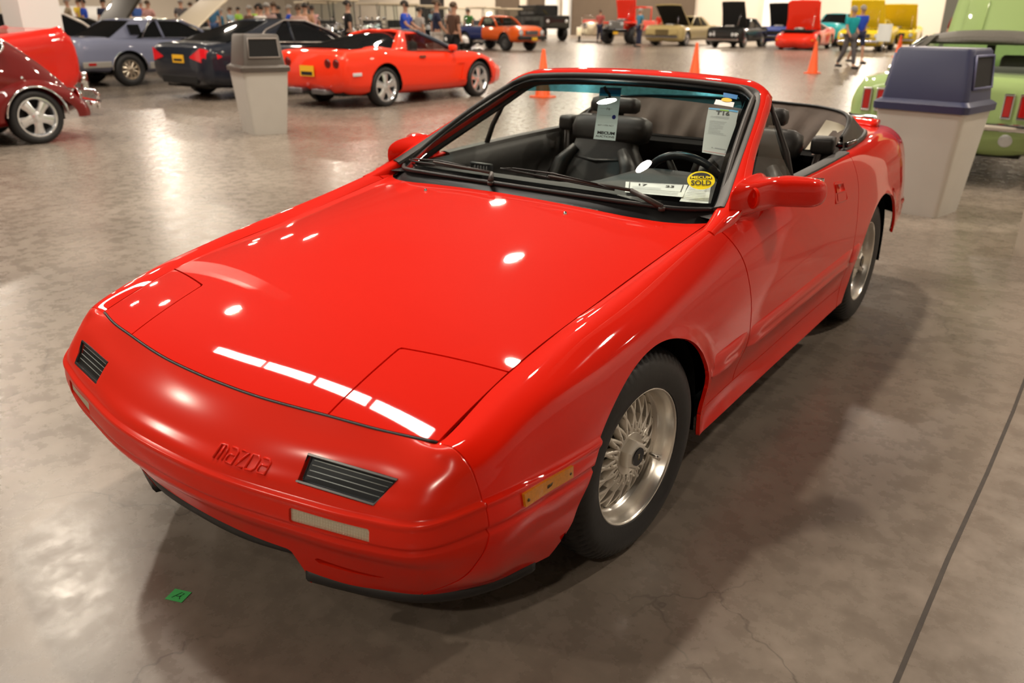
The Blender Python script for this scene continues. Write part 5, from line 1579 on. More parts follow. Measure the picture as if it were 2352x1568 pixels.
# ---- dark red beetle
VW = paint('dark_red_paint', (.13, .003, .002), .5)
st = [(-2.0, .34, .30, .40, .45), (-1.85, .46, .27, .52, .62), (-1.5, .56, .27, .66, .84), (-1.0, .64, .27, .80, .96), (-.70, .66, .27, .88, 1.04), (-.35, .67, .27, .94, 1.38), (.1, .675, .27, .96, 1.49), (.5, .67, .27, .95, 1.48), (.9, .66, .27, .90, 1.38), (1.25, .62, .28, .82, 1.17), (1.6, .54, .30, .68, .86), (1.85, .42, .32, .52, .60), (1.95, .34, .34, .46, .50)]
vw = empty('beetle_car', (-9.42, 2.47, 0), 0, 'dark red beetle-shaped car with a bright five-spoke wheel, at the left edge', 'car')
V, F = body_loft(st, (), .3, .3, 60, 24); mk('body', V, F, VW, vw)
for s in (1, -1):
    for ya, L, hh, nm in ((1.22, .60, .66, 'rear_fender'), (-1.18, .56, .62, 'front_fender')):
        V = []; nn, mm = 30, 12
        for i in range(nn + 1):
            a = pi * 1.06 * i / nn - .03 * pi
            sgn = 1 if nm[0] == 'r' else -1
            ry_, rz_ = L * (1.0 + .22 * max(0, cos(a) * sgn)), hh - .28
            for j in range(mm + 1):
                b = pi * .56 * j / mm
                x = .46 + .31 * sin(b); k = .62 + .38 * cos(b * .86)
                kk = .70 + .30 * cos(b)
                V.append((s * x, ya + sgn * 0 + ry_ * cos(a) * kk, .27 + (rz_ + .08) * max(sin(a), -.03) * kk + .02))
        Vf_, Ff_ = clip(np.array(V), grid_faces(nn + 1, mm + 1), lambda P: np.maximum(np.hypot(P[:, 1] - ya, P[:, 2] - .31) - .345, .60 - np.abs(P[:, 0])))
        mk(nm, Vf_, Ff_, VW, vw)
    bgwheel(vw, s * .735, 1.22, .315, .225, .17, '5', s, mat('bright_alloy', (.80, .82, .85), .18, .9)); bgwheel(vw, s * .735, -1.18, .315, .225, .17, '5', s, mat('bright_alloy', (.80, .82, .85), .18, .9))
    mb = MB(); mb.tube([(s * .58, 1.22 + .36 * cos(a), .31 + .36 * sin(a)) if False else (s * .775, 1.22 + .352 * cos(a), .31 + .352 * sin(a)) for a in np.linspace(.05, pi - .05, 20)], .012, 6); mb.build('fender_beading', TRIM, vw)
    pts = [(s * float(.585 + .055 * (1 - abs(sin(a)))), .72 + .30 * cos(a) + .04 * sin(a), 1.10 + .15 * sin(a)) for a in np.linspace(0, 2 * pi, 28, endpoint=False)]
    mb = MB(); mb.add([(x + s * .05 - s * .18 * max(0, z - 1.1), y, z) for x, y, z in pts], [tuple(range(28))]); mb.build('quarter_window', DGLASS, vw, smooth=False)
    mb = MB(); mb.tube([(x + s * .05 - s * .18 * max(0, z - 1.1), y, z) for x, y, z in pts], .014, 6, closed=True); mb.build('window_frame', TRIM, vw)
    mb = MB(); mb.add([(s * .70, -.62, .98), (s * .70, .30, .98), (s * .60, .30, 1.30), (s * .60, -.30, 1.30)], [(0, 1, 2, 3)]); mb.build('door_window', DGLASS, vw, smooth=False)
    lampround(vw, 'tail_lamp', RLENS, s * .62, 1.80, .52, .07, dy=1)
    mb = MB(); mb.tube([(s * .60, -.95, .27), (s * .66, -.6, .26), (s * .66, .7, .26), (s * .60, .95, .27)], .05, 8); mb.build('running_board', VW, vw)
mb = MB(); mb.tube([(-.72, 1.90, .42), (-.62, 2.05, .42), (0, 2.12, .42), (.62, 2.05, .42), (.72, 1.90, .42)], .028, 8)
for s in (1, -1): mb.tube([(s * .42, 2.13, .32), (s * .42, 2.15, .50), (s * .42, 2.11, .56)], .022, 8); mb.tube([(s * .3, 1.9, .40), (s * .38, 2.1, .42)], .02, 6)
mb.tube([(-.42, 2.11, .55), (.42, 2.11, .55)], .016, 6)
mb.build('rear_bumper', CHROME, vw)
mb = MB(); mb.box((0, -.1, .32), (1.1, 3.4, .16)); mb.box((0, 1.35, .33), (1.2, .5, .16)); mb.build('underbody', CAVITY, vw, smooth=False)
bx(vw, 'running_gear', CAVITY, ((0, 1.22, .31), (1.3, .12, .12)), ((0, -1.18, .31), (1.3, .12, .12)))

# ---- pale green fastback-era coupe, rear towards us, bonnet raised
MG = paint('pale_green_paint', (.30, .42, .16), .45)
st = [(-2.33, .74, .42, .72, .74), (-2.2, .86, .34, .80, .84), (-1.5, .90, .27, .86, .93), (-.6, .90, .25, .89, .96), (.3, .90, .25, .90, .93), (1.0, .91, .25, .92, .96), (1.7, .90, .27, .93, .99), (2.12, .88, .31, .92, .985), (2.27, .86, .36, .88, .97), (2.33, .84, .44, .80, .92), (2.34, .80, .48, .76, .85)]
g = dict(wb=.76, wr=.57, ya=-.62, yb=1.42, za=.93, zb=.97, yc=.0, yd=.70, zr=1.365, cb=.30, cr=.16, bp=[.56], apm=TRIM, drop=.06)
must = make_car('green_coupe', (.40, 10.10), pi, 'pale green classic coupe with raised bonnet, behind the navy-lidded bin', 'car', st, (-1.35, 1.39), MG, g, R=.33, rr=.19, glass=glass_mat('light_clear_glass', (.80, .86, .82)), roofm=mat('black_vinyl_roof', (.085, .078, .066), .55, noise=.3, nscale=40))
hood_up(must, MG, -2.15, -.80, .68, .95, radians(62), scoop=True)
for s in (1, -1):
    for k in range(3):
        x = s * (.48 + k * .125)
        bx(must, 'tail_lamp', RLENS, ((x, 2.345, .74), (.058, .03, .185), dict(bev=.01)))
        bx(must, 'lamp_bezel', TRIM, ((x, 2.350, .840), (.085, .03, .022), dict(bev=.008)), ((x, 2.350, .638), (.085, .03, .022), dict(bev=.008)), ((x - .036, 2.345, .74), (.010, .03, .2)), ((x + .036, 2.345, .74), (.010, .03, .2)))
    mb = MB(); mb.tube([(s * .76, 1.46, .98), (s * .68, 1.10, 1.17), (s * .58, .74, 1.285)], .022, 8); mb.build('rear_window_trim', TRIM, must)
mb = MB(); mb.tube([(-.88, 2.10, .56), (-.88, 2.30, .56), (-.82, 2.40, .56), (0, 2.43, .56), (.82, 2.40, .56), (.88, 2.30, .56), (.88, 2.10, .56)], .038, 8); mb.build('rear_bumper', TRIM, must)
bx(must, 'fuel_cap', TRIM, ((0, 2.35, .74), (.16, .05, .16), dict(bev=.05)))
mb = MB(); mb.lathe([(.0001, .02), (.05, .02), (.06, 0)], 20, Matrix.Translation((-.52, 2.33, .44)) @ Matrix.Rotation(-pi / 2, 4, 'X')); mb.build('reversing_lamp', CLENS, must)
bx(must, 'lower_valance', MG, ((0, 2.22, .42), (1.60, .16, .16), dict(bev=.03)))
bx(must, 'rear_view_mirror', mat('blue_grey_glass', (.12, .2, .22), .1, .5), ((0, -.05, 1.235), (.22, .02, .06), dict(bev=.015)))
bx(must, 'hanging_card', mat('dark_card', (.03, .03, .03), .6), ((.02, .02, 1.13), (.09, .01, .15)))

# ================================================================== BINS, CONES, COLUMNS, WALL
BINW = mat('pale_grey_plastic', (.52, .50, .46), .5, noise=.05, nscale=6)
def ringbox(hx, hy, z, r=.05, n=4, cy=0):
    out = []
    for q, (sx, sy) in enumerate(((1, 1), (-1, 1), (-1, -1), (1, -1))):
        for j in range(n + 1):
            t = pi / 2 * (q + j / n); out.append((sx * (hx - r) + r * cos(t), cy + sy * (hy - r) + r * sin(t), z))
    return out
def waste_bin(x, y, rz, lidm, label, name='waste_bin', H=1.0):
    e = empty(name, (x, y, 0), rz, label, 'bin')
    mb = MB(); mb.loft([ringbox(.265, .225, 0, .04), ringbox(.27, .23, .03, .04), ringbox(.335, .295, .80 * H, .05), ringbox(.33, .29, .80 * H, .05)]); mb.build('bin_body', BINW, e, auto=radians(40))
    mb = MB(); mb.loft([ringbox(.345, .305, .785 * H, .05), ringbox(.36, .32, .79 * H, .05), ringbox(.362, .322, .84 * H, .05), ringbox(.345, .305, .855 * H, .05), ringbox(.325, .270, .87 * H, .05), ringbox(.285, .225, 1.215 * H, .05), ringbox(.268, .21, 1.235 * H, .04)])
    lid = mb.build('bin_lid', lidm, e, auto=radians(40))
    rm_ = mat(lidm.name + '_edge', tuple(min(1, c * 2.2 + .04) for c in lidm.node_tree.nodes['Principled BSDF'].inputs['Base Color'].default_value[:3]), .35)
    for s in (1, -1):
        mb = MB(); z0, z1 = .96 * H, 1.185 * H
        def P(yy, z, o): 
            t = (z - .87 * H) / (.345 * H); return (s * (.325 - .04 * t + o), yy * (1 - .12 * t), z)
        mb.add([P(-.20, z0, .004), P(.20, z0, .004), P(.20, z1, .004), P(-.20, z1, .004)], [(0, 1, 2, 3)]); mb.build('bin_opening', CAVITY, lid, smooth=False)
        mb = MB(); mb.tube([P(-.205, z0, .006), P(.205, z0, .006), P(.205, z1, .006), P(-.205, z1, .006)], .012, 6, closed=True); mb.build('opening_rim', rm_, lid)
waste_bin(-7.50, 6.02, -.36, mat('grey_brown_lid', (.085, .072, .062), .4), 'grey waste bin with a grey-brown lid, in front of the dark saloon')
waste_bin(.50, 6.36, -.19, mat('navy_lid', (.030, .035, .085), .4), 'pale waste bin with a navy blue lid, behind the tail of the convertible', H=1.02)

CONE = mat('orange_cone', (.95, .12, .02), .4)
def cone(x, y, label, h=.90):
    e = empty('traffic_cone', (x, y, 0), rnd.uniform(-.3, .3), label, 'traffic cone', 'orange traffic cones on the hall floor')
    mb = MB(); mb.lathe([(.165, .03), (.150, .05), (.035, h - .02), (.028, h), (.0001, h)], 24); mb.build('cone_body', CONE, e)
    mb = MB(); mb.loft([ringbox(.20, .20, 0, .04), ringbox(.20, .20, .025, .04), ringbox(.185, .185, .035, .04)]); mb.build('cone_base', CONE, e, auto=radians(40))
cone(-7.54, 12.75, 'orange traffic cone seen partly through the windscreen of the convertible')
cone(-7.52, 19.9, 'orange traffic cone just above the middle of the windscreen header')
cone(-5.81, 24.5, 'orange traffic cone standing in front of the red sports car with raised bonnet')
cone(-6.53, 39.2, 'orange traffic cone beside the yellow car with a sign')
cone(-3.70, 29.1, 'orange traffic cone seen through the side glass of the green coupe')

COLW = mat('white_column_paint', (.80, .79, .77), .7)
mb = MB(); mb.box((-13.65, 6.14, ZC / 2), (.66, .66, ZC)); struct('trim_2', mb, COLW)
mb = MB(); mb.box((1.33 + .40, 5.2 + .42, ZC / 2), (.80, .80, ZC)); struct('trim_3', mb, mat('cream_column_paint', (.66, .60, .50), .6))
# back wall features: roller doors, openings, pilasters, darker end wall
RD = mat('brown_roller_door', (.105, .075, .050), .7, noise=.1, nscale=2)
DK = mat('dark_opening', (.012, .010, .010), .8)
def wallbox(name, m, x0, x1, z0, z1, d=.2):
    mb = MB(); mb.box(((x0 + x1) / 2, Y1 - d / 2, (z0 + z1) / 2), (x1 - x0, d, z1 - z0)); struct(name, mb, m)
wallbox('door_1', RD, -53.6, -46.0, 0, 4.6); wallbox('door_2', RD, -44.0, -31.0, 0, 4.6, .25); wallbox('door_3', DK, -64.3, -60.9, 0, 4.6)
wallbox('trim_4', COLW, -47.0, -45.6, 0, 8, .6); wallbox('trim_5', COLW, -44.9, -44.2, 0, 8, .6); wallbox('trim_6', WALL, -50.2, -49.4, 0, 8, .5)
wallbox('trim_7', mat('green_sign_band', (.10, .14, .04), .6), -53.6, -31, 4.6, 4.9, .3)
wallbox('trim_8', COLW, -24.5, -21.5, 0, 9, .4)
GG = mat('grey_green_wall', (.20, .20, .17), .8)
mb = MB(); mb.box((-4.35 + 1.2, 36.3, ZC / 2), (2.4, 2.4, ZC)); struct('wall_right_2', mb, GG)
mb = MB(); mb.box((-84, 44, 1.4), (.2, 12, 1.8)); mb.build('trim_9', COLW)['kind'] = 'structure'

# ================================================================== PEOPLE
SKIN = mat('skin', (.50, .27, .18), .6)
HAIRC = [mat('dark_hair', (.02, .014, .01), .6), mat('grey_hair', (.30, .28, .26), .6), mat('brown_hair', (.07, .04, .02), .6)]
def skel(name, verts, edges, m, parent, sub=1):
    me = bpy.data.meshes.new(name); me.from_pydata([v[:3] for v in verts], edges, []); me.materials.append(m)
    o = bpy.data.objects.new(name, me); COL.objects.link(o); o.parent = parent
    md = o.modifiers.new('Skin', 'SKIN'); md.use_smooth_shade = True; md.use_x_symmetry = False
    sv = me.skin_vertices[0].data
    for i, v in enumerate(verts):
        r = v[3]; sv[i].radius = (r, r * (v[4] if len(v) > 4 else 1)); sv[i].use_root = (i == 0)
    if sub:
        s = o.modifiers.new('Sub', 'SUBSURF'); s.levels = sub; s.render_levels = sub
    return o
_pp = {}
POSES = {
 'stand': dict(l=[(.09, 0, .92), (.10, 0, .50), (.10, .02, .09), (.11, -.14, .04)], r=[(-.09, 0, .92), (-.10, 0, .50), (-.11, .02, .09), (-.12, -.14, .04)], la=[(.19, 0, 1.42), (.24, .02, 1.16), (.25, -.06, .90), (.25, -.09, .80)], ra=[(-.19, 0, 1.42), (-.24, .02, 1.16), (-.24, -.05, .90), (-.24, -.08, .80)]),
 'walk': dict(l=[(.09, 0, .92), (.10, -.14, .52), (.10, -.20, .10), (.10, -.36, .05)], r=[(-.09, 0, .92), (-.10, .06, .50), (-.10, .30, .14), (-.10, .20, .05)], la=[(.19, 0, 1.42), (.23, .10, 1.17), (.23, .08, .93), (.23, .05, .83)], ra=[(-.19, 0, 1.42), (-.23, -.08, 1.17), (-.22, -.24, .98), (-.21, -.30, .90)]),
 'reach': dict(l=[(.09, 0, .92), (.11, -.02, .50), (.12, .02, .09), (.13, -.12, .04)], r=[(-.09, 0, .92), (-.12, .03, .50), (-.13, .06, .09), (-.14, -.08, .04)], la=[(.19, 0, 1.42), (.24, -.12, 1.20), (.16, -.32, 1.10), (.12, -.40, 1.10)], ra=[(-.19, 0, 1.42), (-.24, -.10, 1.20), (-.14, -.30, 1.08), (-.08, -.37, 1.06)]),
}
def person(x, y, rz, label, shirt, trousers, pose='stand', hair=0, scale=1.0, shorts=False, sleeves=.55, group=None):
    e = empty('person', (x, y, 0), rz, label, 'person', group); e.scale = (scale,) * 3
    P = POSES[pose]; key = (pose, shorts, sleeves)
    if key not in _pp:
        V = [(0, 0, .96, .13, .8), (0, 0, 1.15, .125, .75), (0, .0, 1.34, .15, .7), (0, 0, 1.46, .085, .8), (0, -.005, 1.53, .052), (0, -.015, 1.60, .070), (0, -.02, 1.68, .088, 1.1), (0, -.015, 1.75, .055)]
        E_ = [(i, i + 1) for i in range(7)]
        def limb(pts, rs, at):
            b = at
            for p, r in zip(pts, rs):
                V.append((*p, r)); E_.append((b, len(V) - 1)); b = len(V) - 1
        limb(P['l'], (.085, .055, .038, .032), 0); limb(P['r'], (.085, .055, .038, .032), 0)
        limb(P['la'], (.055, .040, .028, .026), 2); limb(P['ra'], (.055, .040, .028, .026), 2)
        body = skel('body', V, E_, SKIN, e)
        sV = [(0, 0, .90, .155, .82), (0, 0, 1.15, .150, .78), (0, 0, 1.36, .160, .72), (0, 0, 1.45, .10, .8)]; sE = [(0, 1), (1, 2), (2, 3)]
        for s_, a in ((1, P['la']), (-1, P['ra'])):
            k = len(sV); sV.append((*a[0], .072)); sE.append((2, k))
            q = [a[0][i] + (a[1][i] - a[0][i]) * sleeves * 1.4 for i in range(3)]; sV.append((*q, .060)); sE.append((k, k + 1))
        sh = skel('shirt', sV, sE, shirt, e)
        tV = [(0, 0, .97, .150, .82)]; tE = []
        for a in (P['l'], P['r']):
            k = len(tV); tV.append((*a[0], .105)); tE.append((0, k)); tV.append((*a[1], .078)); tE.append((k, k + 1))
            if not shorts: tV.append((a[2][0], a[2][1], a[2][2] + .02, .062)); tE.append((k + 1, k + 2))
        tr = skel('shorts' if shorts else 'trousers', tV, tE, trousers, e)
        mb = MB(); R = []
        for t in np.linspace(0, 1, 8):
            a = pi * .62 * t; R.append([(.098 * sin(a) * cos(b) * .95, -.005 + .115 * sin(a) * sin(b) + .012, 1.685 + .105 * cos(a) - (.03 * sin(b) * -1 if t > .6 else 0)) for b in np.linspace(0, 2 * pi, 16, endpoint=False)])
        mb.loft(R); ha = mb.build('hair', HAIRC[hair], e)
        obs = [body, sh, tr, ha]
        for s_, a in ((1, P['l']), (-1, P['r'])):
            mb = MB(); f = a[3]; mb.box((a[2][0], (a[2][1] + f[1]) / 2 - .02, .045 + max(0, a[2][2] - .10)), (.10, .28, .085), bev=.035); obs.append(mb.build('shoe', BLK, e))
        mb = MB(); mb.tube([(0, -.115, 1.665), (0, -.128, 1.645)], .012, 6); mb.tube([(-.03, -.108, 1.61), (.03, -.108, 1.61)], .006, 5)
        for s_ in (1, -1): mb.box((s_ * .092, -.01, 1.665), (.02, .035, .055), bev=.008)
        obs.append(mb.build('face', SKIN, e))
        _pp[key] = [(o.name.split('.')[0], o.data, [o]) for o in obs]
    else:
        for nm, d, (src,) in _pp[key]:
            o = src.copy(); o.parent = e; COL.objects.link(o)
            if nm in ('shirt', 'trousers', 'shorts', 'hair'):
                o.material_slots[0].link = 'OBJECT'; o.material_slots[0].material = {'shirt': shirt, 'trousers': trousers, 'shorts': trousers, 'hair': HAIRC[hair]}[nm]
    return e
def cl(name, c): return mat('cloth_' + name, c, .85, noise=.08, nscale=30)
NAVY, BLACKC, GREYC, WHITEC, BLUEC, TEALC = cl('navy', (.02, .025, .06)), cl('black', (.012, .012, .014)), cl('grey', (.11, .10, .105)), cl('white', (.70, .66, .62)), cl('blue', (.02, .07, .50)), cl('teal', (.01, .38, .42))
LIME, PINK, BROWNC, STEEL, JEAN, MAROON, KHAKI = cl('lime', (.35, .62, .08)), cl('pink', (.62, .34, .32)), cl('brown', (.11, .055, .035)), cl('steel_blue', (.05, .20, .32)), cl('jeans', (.06, .11, .25)), cl('maroon', (.20, .02, .02)), cl('khaki', (.38, .30, .20))
person(-5.73, 27.8, .9, 'person in a teal polo shirt and grey trousers walking across the open floor', TEALC, GREYC, 'walk', 1, 1.07)
person(-6.40, 31.6, .8, 'person in a bright blue shirt and dark shorts half hidden behind the teal-shirted person', BLUEC, NAVY, 'walk', 1, 1.12, shorts=True)
person(-21.0, 42.4, -.5, 'person in a steel blue shirt and dark trousers standing before the red off-road car', STEEL, NAVY, 'stand', 1, 1.15)
person(-16.0, 15.6, 2.6, 'person in a black shirt with yellow print, back turned, behind the red coupe', BLACKC, BLACKC, 'stand', 0, 1.06)
person(-14.6, 16.4, 2.0, 'person in a bright blue shirt leaning over a motorcycle behind the red coupe', BLUEC, BLACKC, 'reach', 0, 1.06)
person(-13.9, 16.9, 2.4, 'person in a navy shirt and white trousers just above the T-top coupe', NAVY, WHITEC, 'walk', 2, 1.08)
person(-13.2, 16.8, 2.9, 'person in a brown shirt beside the one in navy and white', BROWNC, BLACKC, 'stand', 2, 1.04)
person(-17.9, 20.6, 2.9, 'person in a pale grey shirt and jeans between the black and the blue shirts', cl('pale_grey', (.42, .38, .36)), JEAN, 'stand', 0, 1.0)
person(-27.6, 35.2, 3.3, 'person in a green shirt and jeans near the small white buggy', cl('green', (.06, .22, .05)), JEAN, 'stand', 2, 1.08)
person(-1.55, 20.8, .4, 'person in a maroon shirt beside the raised bonnet of the green coupe', MAROON, BLACKC, 'stand', 0, 1.05)
person(-33.0, 40.0, .6, 'person in a pale pink shirt behind the two-tone orange and blue car, left one', cl('rose_white', (.62, .50, .48)), KHAKI, 'stand', 1, 1.15)
person(-32.0, 40.5, -.4, 'person in a white shirt behind the two-tone orange and blue car, right one', WHITEC, JEAN, 'stand', 1, 1.15)
person(-37.5, 43.5, .2, 'person in a light blue shirt near the golf carts', cl('sky', (.30, .45, .55)), KHAKI, 'stand', 1, 1.15)
person(-27.2, 48.6, .2, 'person in a faded red shirt beside the raised red bonnet', cl('faded_red', (.45, .10, .09)), NAVY, 'stand', 2, 1.15)
person(-23.0, 49.0, 0, 'person in a bright red shirt leaning at the red off-road car', cl('bright_red', (.70, .03, .01)), NAVY, 'reach', 2, 1.1)
# the crowd beyond the parked row (placed by bearing and distance from where we stand)
def pol(px, D):
    a = YAW + math.atan((px - 1176) / 1825.0 / cos(PITCH) * 1.0 * cos(PITCH) / (cos(PITCH) + .0))
    # bearing of a far point at picture column px near the horizon
    a = YAW + math.atan2((px - 1176) / 1824.8, cos(PITCH) + .415 * -sin(PITCH))
    return 1.6465 + D * sin(a), -.888 + D * cos(a)
crowd = [(185, 24, BLUEC, 'bright blue'), (150, 27, KHAKI, 'khaki'), (120 + 55, 33, cl('yellow', (.7, .5, .05)), 'yellow'), (232, 26, NAVY, 'navy'), (318, 30, cl('rust', (.45, .12, .05)), 'rust red'), (334, 27, PINK, 'pink'), (305, 28, cl('mid_blue', (.05, .12, .40)), 'mid blue'),
         (465, 32, LIME, 'lime'), (480, 27, cl('denim_blue', (.08, .22, .40)), 'denim blue'), (452, 26, GREYC, 'dark grey'), (500, 30, STEEL, 'steel blue'), (521, 27, cl('sky', (.30, .45, .55)), 'sky blue'), (540, 33, LIME, 'lime green'), (566, 26, BROWNC, 'brown'), (583, 32, cl('bright_lime', (.40, .70, .05)), 'vivid lime'), (590, 26, WHITEC, 'white'),
         (607, 27, cl('dusty_pink', (.42, .28, .26)), 'dusty pink'), (622, 29, BLACKC, 'black'), (631, 27, cl('yellow_green', (.42, .60, .06)), 'yellow-green'), (657, 25, BLUEC, 'royal blue'), (679, 26, cl('salmon', (.60, .38, .32)), 'salmon'), (694, 29, cl('tan', (.45, .24, .14)), 'tan'), (410, 30, GREYC, 'mid grey'), (432, 33, cl('violet', (.12, .08, .25)), 'violet'), (700 + 10, 33, PINK, 'rose')]
where = {0: 'above the white car, right one', 1: 'above the white car, left one', 2: 'near the white column', 3: 'beside the dark raised bonnet', 4: 'left of the cream raised bonnet', 5: 'left of the cream raised bonnet', 6: 'left of the cream raised bonnet'}
for i, (px, D, c, nm) in enumerate(crowd):
    D = D + 13 if px < 545 else 24 + (i % 5) * 2.4
    x, y = pol(px, D)
    w_ = where.get(i, 'beyond the roof of the blue-black saloon')
    person(x, y, rnd.uniform(0, 6.2), 'person in ' + nm + ' top, in the crowd ' + w_, c, [JEAN, BLACKC, KHAKI, GREYC][i % 4], ['stand', 'reach', 'walk'][i % 3], i % 3, (1.16 if px < 500 else 1.0) + .08 * ((i * 7) % 5) / 5, group='crowd in the far left of the hall')

# ================================================================== FAR ROW OF CARS
def simple_front(root, w, y, z, grille=True, lm=None, n=1, col=TRIM, bumper=True):
    if bumper: bx(root, 'front_bumper', col, ((0, y - .06, z - .22), (2 * w * .98, .14, .14), dict(bev=.05)))
    if grille: bx(root, 'grille', mat('grille_dark', (.06, .06, .06), .3, .6), ((0, y - .01, z), (w * 1.0, .06, .18)))
    for s in (1, -1):
        for k in range(n): lampround(root, 'headlamp', CLENS, s * (w * .80 - k * .20), y - .01, z, .085)
SED = [(-2.45, .80, .34, .72, .78), (-2.38, .90, .30, .80, .86), (-1.6, .94, .28, .86, .95), (-.7, .94, .28, .90, .98), (.4, .94, .28, .92, .96), (1.4, .94, .28, .92, .99), (2.2, .92, .32, .90, .97), (2.42, .86, .40, .80, .88)]
SG = dict(wb=.80, wr=.62, ya=-.75, yb=1.55, za=.96, zb=.98, yc=-.05, yd=1.0, zr=1.42, cb=.4, cr=.3, bp=[.5])
K = 1.13
gold = make_car('gold_saloon', (-20.95, 48.2), 0, 'pale gold classic saloon with raised dark-lined bonnet in the far row', 'car', [(a * 1.1, b * 1.05, c, d + .05, e_ + .04) for a, b, c, d, e_ in SED], (-1.62, 1.62), paint('gold_paint', (.46, .36, .16), .4), dict(SG, ya=-.85, yb=1.75, zr=1.50, za=1.0, zb=1.02), R=.36, rr=.24, rm=TRIM, scale=K, style='disc', glass=GLASSD)
simple_front(gold, .96, -2.70, .70, False)
bx(gold, 'grille', mat('gold_grille', (.20, .15, .07), .3, .5), ((0, -2.70, .68), (.74, .05, .28))); bx(gold, 'headlamp_cover', paint('gold_paint', (.46, .36, .16)), ((-.68, -2.70, .72), (.44, .06, .22)), ((.68, -2.70, .72), (.44, .06, .22)))
hood_up(gold, paint('gold_paint', (.46, .36, .16)), -2.55, -.95, .80, 1.0, radians(40), CAVITY)
blackc = make_car('black_car', (-17.15, 47.6), 0, 'small black car with its bonnet raised, right of the gold saloon', 'car', [(a * .86, b * .92, c, d, e_) for a, b, c, d, e_ in SED], (-1.25, 1.25), paint('black_paint', (.01, .01, .01)), dict(SG, ya=-.6, yb=1.3, wb=.72, wr=.56, yc=0, yd=.8), R=.32, rr=.22, rm=TRIM, scale=K, style='6')
simple_front(blackc, .84, -2.12, .62, True, n=2); hood_up(blackc, paint('black_paint', (.01, .01, .01)), -2.0, -.7, .66, .96, radians(68), CAVITY)
bluec = make_car('blue_car', (-16.2, 53.4), 0, 'blue car with dark raised bonnet behind the small black car', 'car', SED, (-1.4, 1.4), paint('deep_blue_paint', (.03, .06, .28)), SG, R=.33, rr=.2, scale=K)
hood_up(bluec, paint('black_paint', (.01, .01, .01)), -2.3, -.85, .72, .98, radians(55), CAVITY); simple_front(bluec, .90, -2.46, .68)
FR = paint('flame_red', (.80, .03, .01), .35)
VST = [(-2.27, .55, .30, .46, .50), (-2.15, .78, .18, .54, .62), (-1.6, .90, .17, .74, .80), (-1.0, .92, .17, .80, .88), (0, .90, .17, .84, .92), (1.2, .92, .18, .92, 1.0), (2.0, .90, .24, .92, .98), (2.25, .84, .40, .84, .90)]
redv = make_car('red_sports_car', (-13.0, 46.9), .06, 'red sports car with its bonnet raised high, facing us in the far row', 'car', VST, (-1.32, 1.32), FR, dict(wb=.78, wr=.56, ya=-.7, yb=1.2, za=.88, zb=.98, yc=.05, yd=.6, zr=1.2, cb=.4, cr=.3), R=.33, rr=.24, rm=TRIM, style='5', scale=K)
hood_up(redv, FR, -2.1, -.75, .82, .90, radians(74), FR, front_taper=.80)
for s in (1, -1): bx(redv, 'marker_lamp', mat('orange_lens', (.8, .25, .02), .2), ((s * .78, -2.12, .44), (.20, .08, .07), dict(bev=.02, rz=-s * .35)))
TQ = paint('turquoise_paint', (.03, .42, .46))
teal = make_car('turquoise_pickup', pol(1925, 57), -.15, 'turquoise rounded old pickup behind the teal-shirted person', 'car', [(-2.3, .60, .45, .75, .95), (-2.0, .80, .40, .95, 1.15), (-1.0, .90, .38, 1.0, 1.25), (0, .92, .38, 1.05, 1.25), (1.2, .92, .40, 1.05, 1.15), (2.3, .90, .45, 1.0, 1.1)], (-1.5, 1.4), TQ, dict(wb=.75, wr=.60, ya=-.9, yb=.5, za=1.2, zb=1.15, yc=-.55, yd=.35, zr=1.75, cb=.25, cr=.2), R=.36, rr=.2, scale=1.1)
for s in (1, -1): lampround(teal, 'headlamp', CLENS, s * .62, -2.25, .82, .10)
YP = paint('yellow_paint', (.85, .62, .02), .4)
SQ = [(-2.3, .88, .36, .78, .84), (-2.2, .92, .32, .82, .90), (-1, .94, .30, .90, .97), (.5, .94, .30, .92, .97), (2.2, .92, .34, .90, .95), (2.35, .88, .42, .8, .86)]
yel = make_car('yellow_coupe', (-9.7, 46.9), .05, 'yellow classic coupe with a chrome grille and raised bonnet, behind the teal-shirted person', 'car', SQ, (-1.4, 1.4), YP, SG, R=.34, rr=.2, scale=K)
simple_front(yel, .92, -2.34, .68, True, n=1); bx(yel, 'grille_bars', TRIM, ((0, -2.38, .62), (1.2, .03, .02)), ((0, -2.38, .68), (1.2, .03, .02)), ((0, -2.38, .74), (1.2, .03, .02)))
hood_up(yel, YP, -2.2, -.8, .78, .98, radians(60), YP)
yel2 = make_car('yellow_pickup', pol(2066, 54.5), .12, 'second yellow car, bonnet up, behind the sign board', 'car', SQ, (-1.4, 1.4), YP, dict(SG, ya=-.7, yb=.7, yc=-.1, yd=.5), R=.36, rr=.2, scale=K)
hood_up(yel2, YP, -2.2, -.8, .85, .98, radians(52), YP); simple_front(yel2, .92, -2.34, .68)
dk = make_car('dark_estate_car', (-5.2, 59.5), pi * .95, 'dark car with red tail lamps beside the grey-green wall', 'car', SED, (-1.4, 1.4), paint('maroon_black_paint', (.03, .008, .01)), SG, R=.33, rr=.2, scale=K)
bx(dk, 'tail_lamps', RLENS, ((-.6, 2.44, .78), (.5, .06, .14)), ((.6, 2.44, .78), (.5, .06, .14)))
# sign board in front of the yellow cars
e = empty('sign_board', (-8.0, 42.6, 0), .15, 'white sign sheet on a small stand in front of the yellow cars', 'sign')
mb = MB(); mb.box((0, 0, .95), (.62, .03, .80), rx=-.25); mb.build('sign_sheet', PAPER, e, smooth=False)
for s in (1, -1):
    mb = MB(); mb.tube([(s * .25, -.1, 0), (s * .2, .1, 1.3)], .02, 6); mb.build('stand_leg', GREYIN, e)
